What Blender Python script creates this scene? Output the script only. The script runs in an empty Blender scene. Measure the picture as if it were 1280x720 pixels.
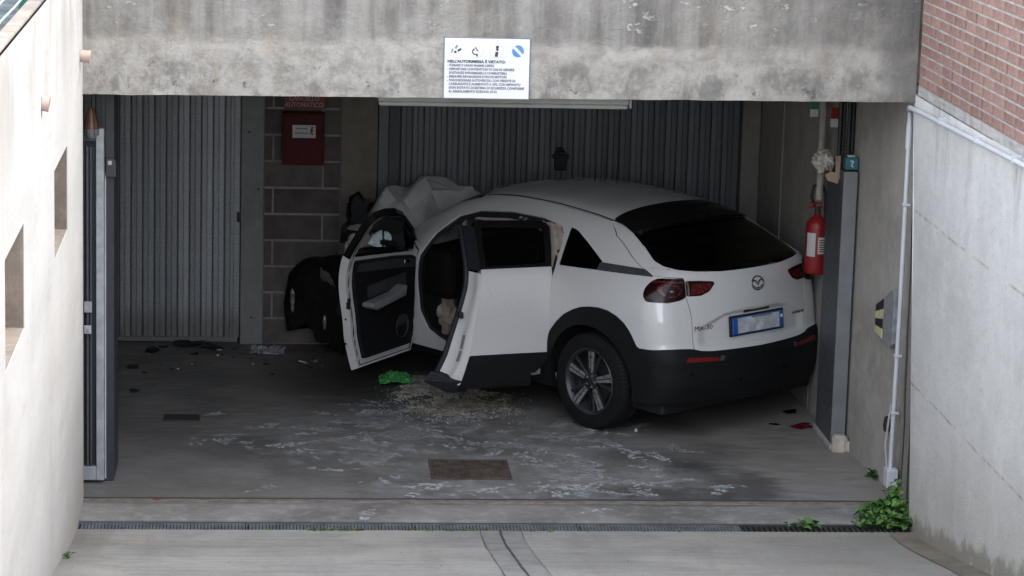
import bpy, bmesh, math, random
import numpy as np
from mathutils import Vector, Matrix, noise as mnoise
random.seed(7); rng = np.random.default_rng(7)
SC = bpy.context.scene
COL = SC.collection
# ------------------------------------------------------------------ camera
cd = bpy.data.cameras.new('camera'); cam = bpy.data.objects.new('camera', cd); COL.objects.link(cam)
YAW, PIT, ROL = math.radians(4.869), math.radians(11.199), math.radians(1.586)
f_ = Vector((math.sin(YAW)*math.cos(PIT), math.cos(YAW)*math.cos(PIT), -math.sin(PIT)))
r_ = Vector((math.cos(YAW), -math.sin(YAW), 0)); u_ = r_.cross(f_)
r2 = r_*math.cos(ROL) + u_*math.sin(ROL); u2 = -r_*math.sin(ROL) + u_*math.cos(ROL)
m = Matrix((r2, u2, -f_)).transposed().to_4x4(); m.translation = (1.186, -17.563, 4.882)
cam.matrix_world = m
cd.sensor_width = 36; cd.lens = 3559.0/1280*36; cd.clip_start = .1; cd.clip_end = 500
SC.camera = cam
# ------------------------------------------------------------------ light
SUN_EL, SUN_AZ = math.radians(45.5), math.radians(-1.0)     # azimuth measured from +X towards +Y
W = bpy.data.worlds.new('World'); SC.world = W; W.use_nodes = True
nt = W.node_tree
sky = nt.nodes.new('ShaderNodeTexSky'); sky.sky_type = 'NISHITA'; sky.sun_disc = False
sky.sun_elevation = SUN_EL; sky.sun_rotation = math.pi/2 - SUN_AZ
sky.air_density = 1.0; sky.dust_density = .6; sky.ozone_density = 1.0
hz = nt.nodes.new('ShaderNodeHueSaturation'); hz.inputs['Saturation'].default_value = .30     # thin bright overcast: the blue is mostly veiled
nt.links.new(sky.outputs[0], hz.inputs['Color']); nt.links.new(hz.outputs[0], nt.nodes['Background'].inputs[0])
nt.nodes['Background'].inputs[1].default_value = .15
sd_ = bpy.data.lights.new('sun', 'SUN'); sd_.energy = .5; sd_.angle = math.radians(10); sd_.color = (1, .95, .87)
sun = bpy.data.objects.new('sun', sd_); COL.objects.link(sun)
sv = Vector((math.cos(SUN_EL)*math.cos(SUN_AZ), math.cos(SUN_EL)*math.sin(SUN_AZ), math.sin(SUN_EL)))
sun.rotation_euler = sv.to_track_quat('Z', 'Y').to_euler()
SC.view_settings.view_transform = 'Standard'; SC.view_settings.look = 'None'
SC.view_settings.exposure = 2.75; SC.view_settings.gamma = 1
SC.render.engine = 'CYCLES'
SC.cycles.max_bounces = 8; SC.cycles.diffuse_bounces = 5; SC.cycles.glossy_bounces = 4
SC.cycles.transparent_max_bounces = 12; SC.cycles.caustics_reflective = False; SC.cycles.caustics_refractive = False
SC.cycles.use_denoising = True

# ------------------------------------------------------------------ materials
class NT:
    def __init__(s, name):
        s.m = bpy.data.materials.new(name); s.m.use_nodes = True
        s.t = s.m.node_tree; s.b = s.t.nodes['Principled BSDF']
        s.co = s.n('ShaderNodeTexCoord').outputs['Object']
    def n(s, typ, **kw):
        x = s.t.nodes.new(typ)
        for k, v in kw.items(): setattr(x, k, v)
        return x
    def put(s, sock, v):
        if isinstance(v, bpy.types.NodeSocket): s.t.links.new(v, sock)
        else: sock.default_value = v
    def mapv(s, scale=(1, 1, 1), loc=(0, 0, 0), rot=(0, 0, 0)):
        x = s.n('ShaderNodeMapping'); s.put(x.inputs['Vector'], s.co)
        x.inputs['Scale'].default_value = scale; x.inputs['Location'].default_value = loc; x.inputs['Rotation'].default_value = rot
        return x.outputs[0]
    def noise(s, scale, detail=6, rough=.55, vec=None, dist=0):
        x = s.n('ShaderNodeTexNoise'); s.put(x.inputs['Vector'], vec or s.co)
        x.inputs['Scale'].default_value = scale; x.inputs['Detail'].default_value = detail
        x.inputs['Roughness'].default_value = rough; x.inputs['Distortion'].default_value = dist
        return x.outputs['Fac']
    def voro(s, scale, vec=None, feature='F1', out='Distance'):
        x = s.n('ShaderNodeTexVoronoi', feature=feature); s.put(x.inputs['Vector'], vec or s.co)
        x.inputs['Scale'].default_value = scale; return x.outputs[out]
    def ramp(s, v, a, b, lo=0., hi=1.):
        x = s.n('ShaderNodeMapRange', interpolation_type='SMOOTHSTEP'); s.put(x.inputs['Value'], v)
        for k, q in (('From Min', a), ('From Max', b), ('To Min', lo), ('To Max', hi)): s.put(x.inputs[k], q)
        return x.outputs[0]
    def math(s, op, a, b=0.):
        x = s.n('ShaderNodeMath', operation=op); s.put(x.inputs[0], a); s.put(x.inputs[1], b); return x.outputs[0]
    def mul(s, a, b): return s.math('MULTIPLY', a, b)
    def mix(s, fac, a, b, blend='MIX'):
        x = s.n('ShaderNodeMix', data_type='RGBA', blend_type=blend)
        s.put(x.inputs[0], fac)
        for k, v in ((6, a), (7, b)): s.put(x.inputs[k], (*v, 1) if isinstance(v, tuple) and len(v) == 3 else v)
        return x.outputs[2]
    def xyz(s):
        x = s.n('ShaderNodeSeparateXYZ'); s.put(x.inputs[0], s.co); return x.outputs
    def bump(s, h, strength=.3, dist=.01):
        x = s.n('ShaderNodeBump'); s.put(x.inputs['Height'], h); x.inputs['Strength'].default_value = strength
        x.inputs['Distance'].default_value = dist; s.put(s.b.inputs['Normal'], x.outputs[0])
    def col(s, c): s.put(s.b.inputs['Base Color'], (*c, 1) if isinstance(c, tuple) else c)
    def rough(s, r): s.put(s.b.inputs['Roughness'], r)

def M(name, c, rough=.6, metal=0., var=.12, scale=6., bump=0., bs=60., coat=0., spec=None, perobj=0.):
    """plain material: base colour with large and fine noise variation and a fine relief"""
    k = NT(name)
    a = k.noise(scale); b = k.noise(scale*7)
    dark = tuple(x*(1-2*var) for x in c); light = tuple(min(1, x*(1+2*var)) for x in c)
    col = k.mix(k.math('ADD', k.mul(k.ramp(a, .3, .7), .65), k.mul(b, .35)), dark, light)
    if perobj:
        oi = k.n('ShaderNodeObjectInfo').outputs['Random']
        hs = k.n('ShaderNodeHueSaturation'); k.put(hs.inputs['Color'], col)
        k.put(hs.inputs['Value'], k.ramp(oi, 0, 1, 1-perobj, 1+perobj)); col = hs.outputs[0]
    k.col(col)
    k.rough(k.ramp(b, .25, .75, max(.02, rough-.08), min(1, rough+.08))); k.b.inputs['Metallic'].default_value = metal
    if coat: k.b.inputs['Coat Weight'].default_value = coat; k.b.inputs['Coat Roughness'].default_value = .08
    if spec is not None: k.b.inputs['Specular IOR Level'].default_value = spec
    if bump: k.bump(k.noise(bs, 4), bump, .004)
    return k.m

def concrete(name, base, dark, light, bump=.35, streak=.5, rough=.9):
    k = NT(name)
    n1 = k.noise(1.3, 8, .6); n2 = k.noise(9, 8, .65); n3 = k.noise(60, 5, .6)
    st = k.noise(1, 6, .6, k.mapv((7, 7, .5)))
    c = k.mix(k.ramp(n1, .35, .68), dark, base)
    c = k.mix(k.mul(k.ramp(n2, .45, .75), .6), c, light)
    c = k.mix(k.mul(k.ramp(st, .5, .75), streak), c, dark)
    c = k.mix(k.mul(k.ramp(n3, .62, .72), .5), c, tuple(x*.5 for x in dark))
    k.col(c); k.rough(rough); k.bump(k.math('ADD', k.mul(n2, .6), n3), bump, .006)
    return k

MT = {}
def beam_mat():
    k = NT('weathered_beam_concrete')
    X, Y, Z = k.xyz()
    n1 = k.noise(1.6, 9, .62); n2 = k.noise(6, 9, .68); n3 = k.noise(40, 6, .65)
    st = k.noise(1, 7, .65, k.mapv((5, 5, .35)))
    # soot-dark upper band that ends in a ragged line at about z = 2.93
    edge = k.math('ADD', Z, k.math('ADD', k.mul(k.math('SUBTRACT', k.noise(5, 10, .74, k.mapv((.7, .7, 1.6))), .5), .26), k.mul(k.math('SUBTRACT', n1, .5), .16)))
    up = k.ramp(edge, 2.88, 2.98)
    fine = k.noise(22, 8, .72)
    c = k.mix(k.ramp(n2, .36, .64), (.265, .245, .215), (.42, .40, .365))
    c = k.mix(k.mul(k.ramp(fine, .45, .66), .4), c, (.47, .45, .415))
    rn = k.ramp(k.noise(1, 7, .62, k.mapv((3.2, 3.2, 1.1), (4, 0, 0))), .54, .66)
    c = k.mix(k.mul(rn, .55), c, (.36, .29, .215))
    lw_ = k.ramp(k.math('ADD', Z, k.mul(n2, .2)), 2.93, 2.85)
    low = k.mul(k.ramp(k.noise(3.0, 9, .7, k.mapv((1.3, 1.3, .8))), .49, .60), lw_)
    c = k.mix(k.mul(low, .7), c, (.165, .158, .145))
    mold = k.mul(k.ramp(k.noise(6.5, 9, .74), .585, .63), lw_)
    c = k.mix(k.mul(mold, .75), c, (.075, .073, .07))
    line = k.mul(k.ramp(edge, 2.85, 2.89), k.ramp(edge, 2.97, 2.91))
    c = k.mix(k.mul(line, k.ramp(n1, .4, .62, .1, .55)), c, (.50, .465, .41))
    dk = k.mix(k.ramp(st, .36, .64), (.105, .098, .090), (.29, .275, .25))
    dk = k.mix(k.mul(k.ramp(n2, .5, .72), .4), dk, (.32, .31, .285))
    dk = k.mix(k.mul(k.ramp(fine, .56, .70), .5), dk, (.09, .088, .085))
    c = k.mix(k.mul(up, k.ramp(n1, .32, .64, .35, .95)), c, dk)
    # flaking lime patches in the dark band
    fl = k.mul(k.ramp(k.noise(8, 10, .76, k.mapv((1, 1, 1.7))), .565, .585), k.ramp(Z, 2.96, 3.02))
    fl = k.mul(fl, k.ramp(k.noise(1.1, 3), .46, .60))
    c = k.mix(k.mul(fl, .7), c, (.58, .57, .54))
    # right hand end is blacker
    rt = k.mul(k.ramp(k.math('ADD', X, k.mul(n2, .7)), 4.35, 5.5), k.ramp(n1, .25, .6))
    c = k.mix(k.mul(rt, .72), c, (.085, .083, .08))
    sp = k.ramp(k.voro(26, k.mapv((1, 1, 1))), .07, .03)
    sp = k.mul(sp, k.ramp(k.noise(9, 2), .62, .66))
    c = k.mix(sp, c, (.07, .065, .06))
    cr = k.ramp(k.voro(1.7, k.mix(.25, k.mapv((1, 1, 2.2)), k.n('ShaderNodeTexNoise').outputs['Color']), 'DISTANCE_TO_EDGE'), .006, .001)
    c = k.mix(k.mul(cr, k.mul(k.ramp(n1, .55, .65), .8)), c, (.1, .095, .09))
    k.col(c); k.rough(.92)
    k.bump(k.math('ADD', k.mul(fine, .9), k.math('ADD', k.mul(n3, .5), k.mul(fl, .7))), .7, .015)
    return k.m
def white_wall_mat():
    k = NT('white_painted_render')
    X, Y, Z = k.xyz()
    mp = k.mapv((1, .3, 1)); n1 = k.noise(2.0, 8, .6, mp); n2 = k.noise(14, 7, .65, mp)
    st = k.noise(1, 7, .62, k.mapv((2, 1.3, .55)))
    c = k.mix(k.ramp(n1, .3, .7), (.445, .44, .428), (.525, .52, .51))
    top = k.ramp(k.math('ADD', Z, k.mul(n1, .7)), 2.95, 3.65)
    c = k.mix(k.mul(k.mul(k.ramp(st, .42, .68), top), .9), c, (.30, .27, .24))
    c = k.mix(k.mul(k.mul(k.ramp(n2, .52, .66), top), .5), c, (.36, .33, .30))
    c = k.mix(k.mul(k.ramp(st, .50, .72), .35), c, (.37, .345, .31)); c = k.mix(k.mul(k.ramp(k.noise(17, 10, .78, mp), .52, .66), .38), c, (.35, .34, .32)); c = k.mix(k.mul(k.ramp(k.noise(4.5, 9, .72, mp), .56, .66), .35), c, (.36, .34, .31))
    # dirt splash low down near the drain
    lo = k.ramp(k.math('SUBTRACT', Z, k.mul(n1, .5)), .25, -.2)
    c = k.mix(k.mul(lo, .55), c, (.42, .38, .33))
    crk = k.ramp(k.noise(5, 8, .7, k.mapv((1, 1.2, .8))), .64, .67)
    c = k.mix(k.mul(crk, k.mul(k.ramp(k.noise(1.1, 2), .5, .6), .6)), c, (.33, .30, .26))
    k.col(c); k.rough(.9); k.bump(k.math('ADD', n2, k.noise(70, 4)), .3, .006)
    return k.m
def right_wall_mat():
    k = NT('painted_shuttered_concrete')
    X, Y, Z = k.xyz()
    n1 = k.noise(1.5, 8, .6); mp = k.mapv((1, .42, 1)); n2 = k.noise(8, 8, .68, mp); n3 = k.noise(45, 5, .6)
    st = k.noise(1, 8, .7, k.mapv((1, 2.6, .5)))
    c = k.mix(k.ramp(n1, .3, .7), (.50, .495, .485), (.60, .595, .585))
    c = k.mix(k.mul(k.ramp(n2, .45, .66), .4), c, (.66, .65, .63)); c = k.mix(k.mul(k.ramp(k.noise(19, 9, .75, mp), .54, .66), .35), c, (.36, .345, .32))
    c = k.mix(k.mul(k.mul(k.ramp(st, .47, .66), k.ramp(Z, 2.0, 2.65)), .75), c, (.22, .215, .20))
    c = k.mix(k.mul(k.ramp(k.noise(1, 8, .7, k.mapv((1, 2.2, 1.1))), .54, .70), .3), c, (.33, .32, .30))
    # pour lines
    for z0 in (1.94, .87):
        d = k.math('ABSOLUTE', k.math('SUBTRACT', Z, k.math('ADD', z0-.006, k.mul(n2, .02))))
        c = k.mix(k.mul(k.ramp(d, .014, .003), k.ramp(k.noise(5, 8, .7), .42, .62, .0, .75)), c, (.24, .22, .19))
    # mossy dirty foot following the ramp
    h = k.math('SUBTRACT', Z, k.math('MAXIMUM', 0., k.mul(k.math('ADD', Y, .65), -.185)))
    ft = k.ramp(k.math('ADD', h, k.mul(k.math('SUBTRACT', k.noise(5, 10, .76), .5), -.42)), .10, .0)
    c = k.mix(k.mul(ft, .75), c, (.12, .115, .088))
    ft2 = k.ramp(k.math('ADD', h, k.mul(k.math('SUBTRACT', n1, .5), -.9)), .75, .15)
    c = k.mix(k.mul(ft2, .35), c, (.33, .30, .245))
    spk = k.mul(k.ramp(k.voro(16), .05, .02), k.ramp(k.noise(4, 2), .55, .6))
    c = k.mix(spk, c, (.12, .1, .08))
    wp = k.mul(k.ramp(k.noise(2.6, 9, .7, k.mapv((1, 1, 1), (9, 2, 4))), .54, .62), .35); c = k.mix(wp, c, (.64, .635, .62))
    pit = k.mul(k.ramp(k.voro(34), .10, .04), k.ramp(k.noise(6, 3), .54, .60)); c = k.mix(k.mul(pit, .7), c, (.20, .19, .17))
    k.col(c); k.rough(.85); k.bump(k.math('ADD', k.mul(k.noise(14, 9, .75, mp), .9), k.mul(n3, .5)), .55, .010)
    return k.m
def inner_wall_mat():
    k = concrete('bare_inner_concrete', (.40, .375, .34), (.28, .26, .235), (.47, .445, .405), .3, .35)
    return k.m
def floor_mat():
    k = NT('oil_stained_garage_floor')
    X, Y, Z = k.xyz()
    n1 = k.noise(1.1, 8, .62); n2 = k.noise(7, 8, .66, k.mapv((.6, 1.6, 1))); n3 = k.noise(50, 5, .6)
    c = k.mix(k.ramp(n1, .34, .66), (.115, .110, .104), (.22, .21, .197))
    c = k.mix(k.mul(k.ramp(n2, .45, .72), .5), c, (.15, .14, .126))
    # cleaner paler floor towards the right hand wall
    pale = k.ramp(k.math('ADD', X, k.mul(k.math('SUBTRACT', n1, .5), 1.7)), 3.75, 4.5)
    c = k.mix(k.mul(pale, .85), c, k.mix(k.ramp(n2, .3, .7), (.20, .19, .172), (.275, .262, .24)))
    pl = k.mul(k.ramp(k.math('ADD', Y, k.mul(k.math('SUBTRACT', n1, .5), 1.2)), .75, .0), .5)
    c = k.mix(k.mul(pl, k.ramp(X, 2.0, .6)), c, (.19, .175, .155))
    # dark tyre scuffs on the pale part
    def blob(x, y, rx, ry):
        a = k.math('POWER', k.math('DIVIDE', k.math('SUBTRACT', X, x), rx), 2.); b = k.math('POWER', k.math('DIVIDE', k.math('SUBTRACT', Y, y), ry), 2.)
        return k.ramp(k.math('ADD', k.math('ADD', a, b), k.mul(k.math('SUBTRACT', n2, .5), 2.)), 1.3, .1)
    for q in ((4.28, .35, .3, .5), (3.6, .1, .7, .35), (4.0, .75, .22, .4)):
        c = k.mix(k.mul(blob(*q), .7), c, (.045, .043, .04))
    # wet dark spill round the front of the car
    c = k.mix(k.mul(blob(2.1, 3.3, 1.1, 1.0), .75), c, (.028, .027, .027))
    # white extinguisher powder trodden about in ragged prints
    fine = k.noise(34, 6, .74); big = k.noise(1.5, 4, .6, k.mapv((1, 1, 1), (7, 3, 0)))
    wv = k.mix(.10, k.mapv((1, .72, 1), rot=(0, 0, .25)), k.n('ShaderNodeTexNoise').outputs['Color'])
    v = k.voro(5.4, wv); v2 = k.voro(9.5, k.mix(.08, k.mapv((1, .8, 1), (3, 1, 0), (0, 0, -.5)), k.n('ShaderNodeTexNoise').outputs['Color']))
    area = k.math('MAXIMUM', k.math('MAXIMUM', blob(2.3, 1.6, 1.5, 1.15), blob(3.15, .55, 1.15, .85)), blob(2.6, .2, 1.0, .75))
    brk = k.mul(k.math('SUBTRACT', fine, .5), .9)
    p1 = k.ramp(k.math('ADD', v, brk), .30, .16); p2 = k.mul(k.ramp(k.math('ADD', v2, brk), .26, .14), k.ramp(big, .42, .58))
    pw = k.mul(k.math('MAXIMUM', k.mul(p1, k.ramp(big, .62, .40)), p2), area)
    pw2 = k.mul(k.ramp(k.math('ADD', k.noise(2.6, 7, .68), k.mul(fine, .3)), .58, .74), area)
    c = k.mix(k.mul(pw, k.ramp(n2, .3, .7, .25, .75)), c, (.42, .44, .455)); c = k.mix(k.mul(pw2, .34), c, (.36, .37, .38))
    k.col(c)
    k.rough(k.ramp(n2, .3, .7, .42, .72)); k.bump(k.math('ADD', k.mul(n2, .3), k.mul(n3, .4)), .25, .004)
    return k.m
def ramp_mat():
    k = NT('broom_finished_ramp_concrete')
    X, Y, Z = k.xyz()
    n1 = k.noise(1.4, 8, .62); br = k.noise(1, 7, .7, k.mapv((1.2, 26, 10))); br2 = k.noise(1, 5, .6, k.mapv((3, 80, 30)))
    n2 = k.noise(16, 7, .7)
    c = k.mix(k.ramp(n1, .32, .68), (.25, .24, .22), (.345, .335, .31))
    c = k.mix(k.mul(k.ramp(br, .45, .68), .4), c, (.385, .37, .345)); pt = k.noise(3.2, 9, .72); c = k.mix(k.mul(k.ramp(pt, .52, .66), .4), c, (.19, .178, .158)); c = k.mix(k.mul(k.ramp(k.noise(.7, 3), .52, .66), .35), c, (.40, .36, .30))
    c = k.mix(k.mul(k.ramp(br, .50, .36), .35), c, (.18, .17, .152))
    c = k.mix(k.mul(k.ramp(n2, .6, .75), .4), c, (.13, .125, .11))
    rt = k.mul(k.ramp(k.math('ADD', X, k.mul(n1, .8)), 3.9, 5.1), .45)
    c = k.mix(rt, c, (.19, .175, .15))
    gr = k.noise(34, 9, .82, k.mapv((.7, 1.1, 1))); c = k.mix(k.mul(k.ramp(gr, .52, .66), .45), c, (.15, .142, .128)); c = k.mix(k.mul(k.ramp(gr, .46, .36), .35), c, (.44, .425, .40)); tm = k.mul(k.ramp(k.noise(1, 6, .65, k.mapv((2.6, .35, 1), (3, 0, 0))), .50, .68), .38); c = k.mix(tm, c, (.165, .156, .142))
    lf = k.ramp(k.math('ADD', X, k.mul(n2, .25)), .42, .1)
    c = k.mix(k.mul(lf, .45), c, (.15, .14, .12))
    k.col(c); k.rough(.9); k.bump(k.math('ADD', br, k.math('ADD', k.mul(br2, .8), gr)), .6, .007)
    return k.m
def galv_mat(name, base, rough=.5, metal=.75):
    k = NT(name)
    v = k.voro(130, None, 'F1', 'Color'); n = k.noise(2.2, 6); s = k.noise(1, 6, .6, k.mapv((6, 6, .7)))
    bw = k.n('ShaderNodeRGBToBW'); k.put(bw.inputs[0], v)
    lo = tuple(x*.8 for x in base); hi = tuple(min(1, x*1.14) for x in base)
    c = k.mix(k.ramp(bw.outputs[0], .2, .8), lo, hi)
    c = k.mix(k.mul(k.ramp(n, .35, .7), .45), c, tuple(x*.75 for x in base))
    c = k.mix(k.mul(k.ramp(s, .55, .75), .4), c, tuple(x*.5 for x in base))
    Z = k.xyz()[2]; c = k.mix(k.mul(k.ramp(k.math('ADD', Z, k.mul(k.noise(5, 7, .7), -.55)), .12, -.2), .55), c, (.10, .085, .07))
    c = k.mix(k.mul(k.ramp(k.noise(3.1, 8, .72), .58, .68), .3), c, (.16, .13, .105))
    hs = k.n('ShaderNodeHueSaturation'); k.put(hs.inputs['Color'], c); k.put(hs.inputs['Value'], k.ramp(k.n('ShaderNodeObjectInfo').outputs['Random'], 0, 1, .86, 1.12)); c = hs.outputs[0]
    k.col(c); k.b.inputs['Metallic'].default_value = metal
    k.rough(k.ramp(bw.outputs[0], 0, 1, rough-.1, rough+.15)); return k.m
def brick_mat():
    k = NT('red_facing_brick')
    oi = k.n('ShaderNodeObjectInfo').outputs['Random']
    n = k.noise(18, 7, .7); st = k.noise(1, 5, .7, k.mapv((60, 60, 8)))
    c = k.mix(k.ramp(oi, 0, 1), (.185, .098, .079), (.265, .150, .122))
    c = k.mix(k.mul(k.ramp(n, .4, .7), .5), c, (.42, .30, .26)); c = k.mix(k.mul(k.ramp(st, .5, .7), .45), c, (.20, .12, .10))
    k.col(c); k.rough(.9); k.bump(k.math('ADD', n, st), .5, .005); return k.m
def paint_mat():
    k = NT('white_car_paint')
    n = k.noise(3, 6, .6); n2 = k.noise(30, 5, .7)
    c = k.mix(k.mul(k.ramp(n2, .5, .75), k.ramp(n, .35, .7, .0, .35)), (.66, .66, .655), (.45, .42, .38))
    k.col(c); k.rough(.25); k.b.inputs['Coat Weight'].default_value = 1.; k.b.inputs['Coat Roughness'].default_value = .025
    return k.m
def glass_mat(name, tint, alpha):
    k = NT(name); t = k.t
    tr = k.n('ShaderNodeBsdfTransparent'); tr.inputs[0].default_value = (*tint, 1)
    gl = k.n('ShaderNodeBsdfGlossy'); gl.inputs['Roughness'].default_value = .03
    fr = k.n('ShaderNodeFresnel'); fr.inputs[0].default_value = 1.5
    mx = k.n('ShaderNodeMixShader'); k.put(mx.inputs[0], k.math('ADD', k.mul(fr.outputs[0], .9), alpha)); k.put(mx.inputs[1], tr.outputs[0]); k.put(mx.inputs[2], gl.outputs[0])
    t.links.new(mx.outputs[0], t.nodes['Material Output'].inputs[0]); return k.m
def sand_mat():
    k = NT('sandy_absorbent'); n = k.noise(9, 8, .7); n2 = k.noise(110, 4, .7)
    c = k.mix(k.ramp(n, .36, .64), (.27, .245, .205), (.58, .54, .475)); c = k.mix(k.mul(k.ramp(n2, .5, .62), .45), c, (.17, .15, .12))
    c = k.mix(k.mul(k.ramp(n2, .42, .34), .7), c, (.62, .60, .56))
    k.col(c); k.rough(.95); k.bump(n2, 1., .012); return k.m
def powder_mat():
    k = NT('trodden_white_powder'); n = k.noise(30, 7, .75); b = k.noise(4, 4)
    k.col((.52, .535, .55)); k.rough(.95)
    k.put(k.b.inputs['Alpha'], k.mul(k.ramp(n, .40, .48), k.ramp(b, .35, .65, .35, .9))); return k.m
def leaf_mat(name, a, b):
    k = NT(name); n = k.noise(14, 5, .6)
    oi = k.n('ShaderNodeObjectInfo').outputs['Random']
    k.col(k.mix(k.ramp(k.math('ADD', n, k.mul(oi, .15)), .35, .72), a, b)); k.rough(.55)
    k.b.inputs['Subsurface Weight'].default_value = 0
    return k.m
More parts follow.
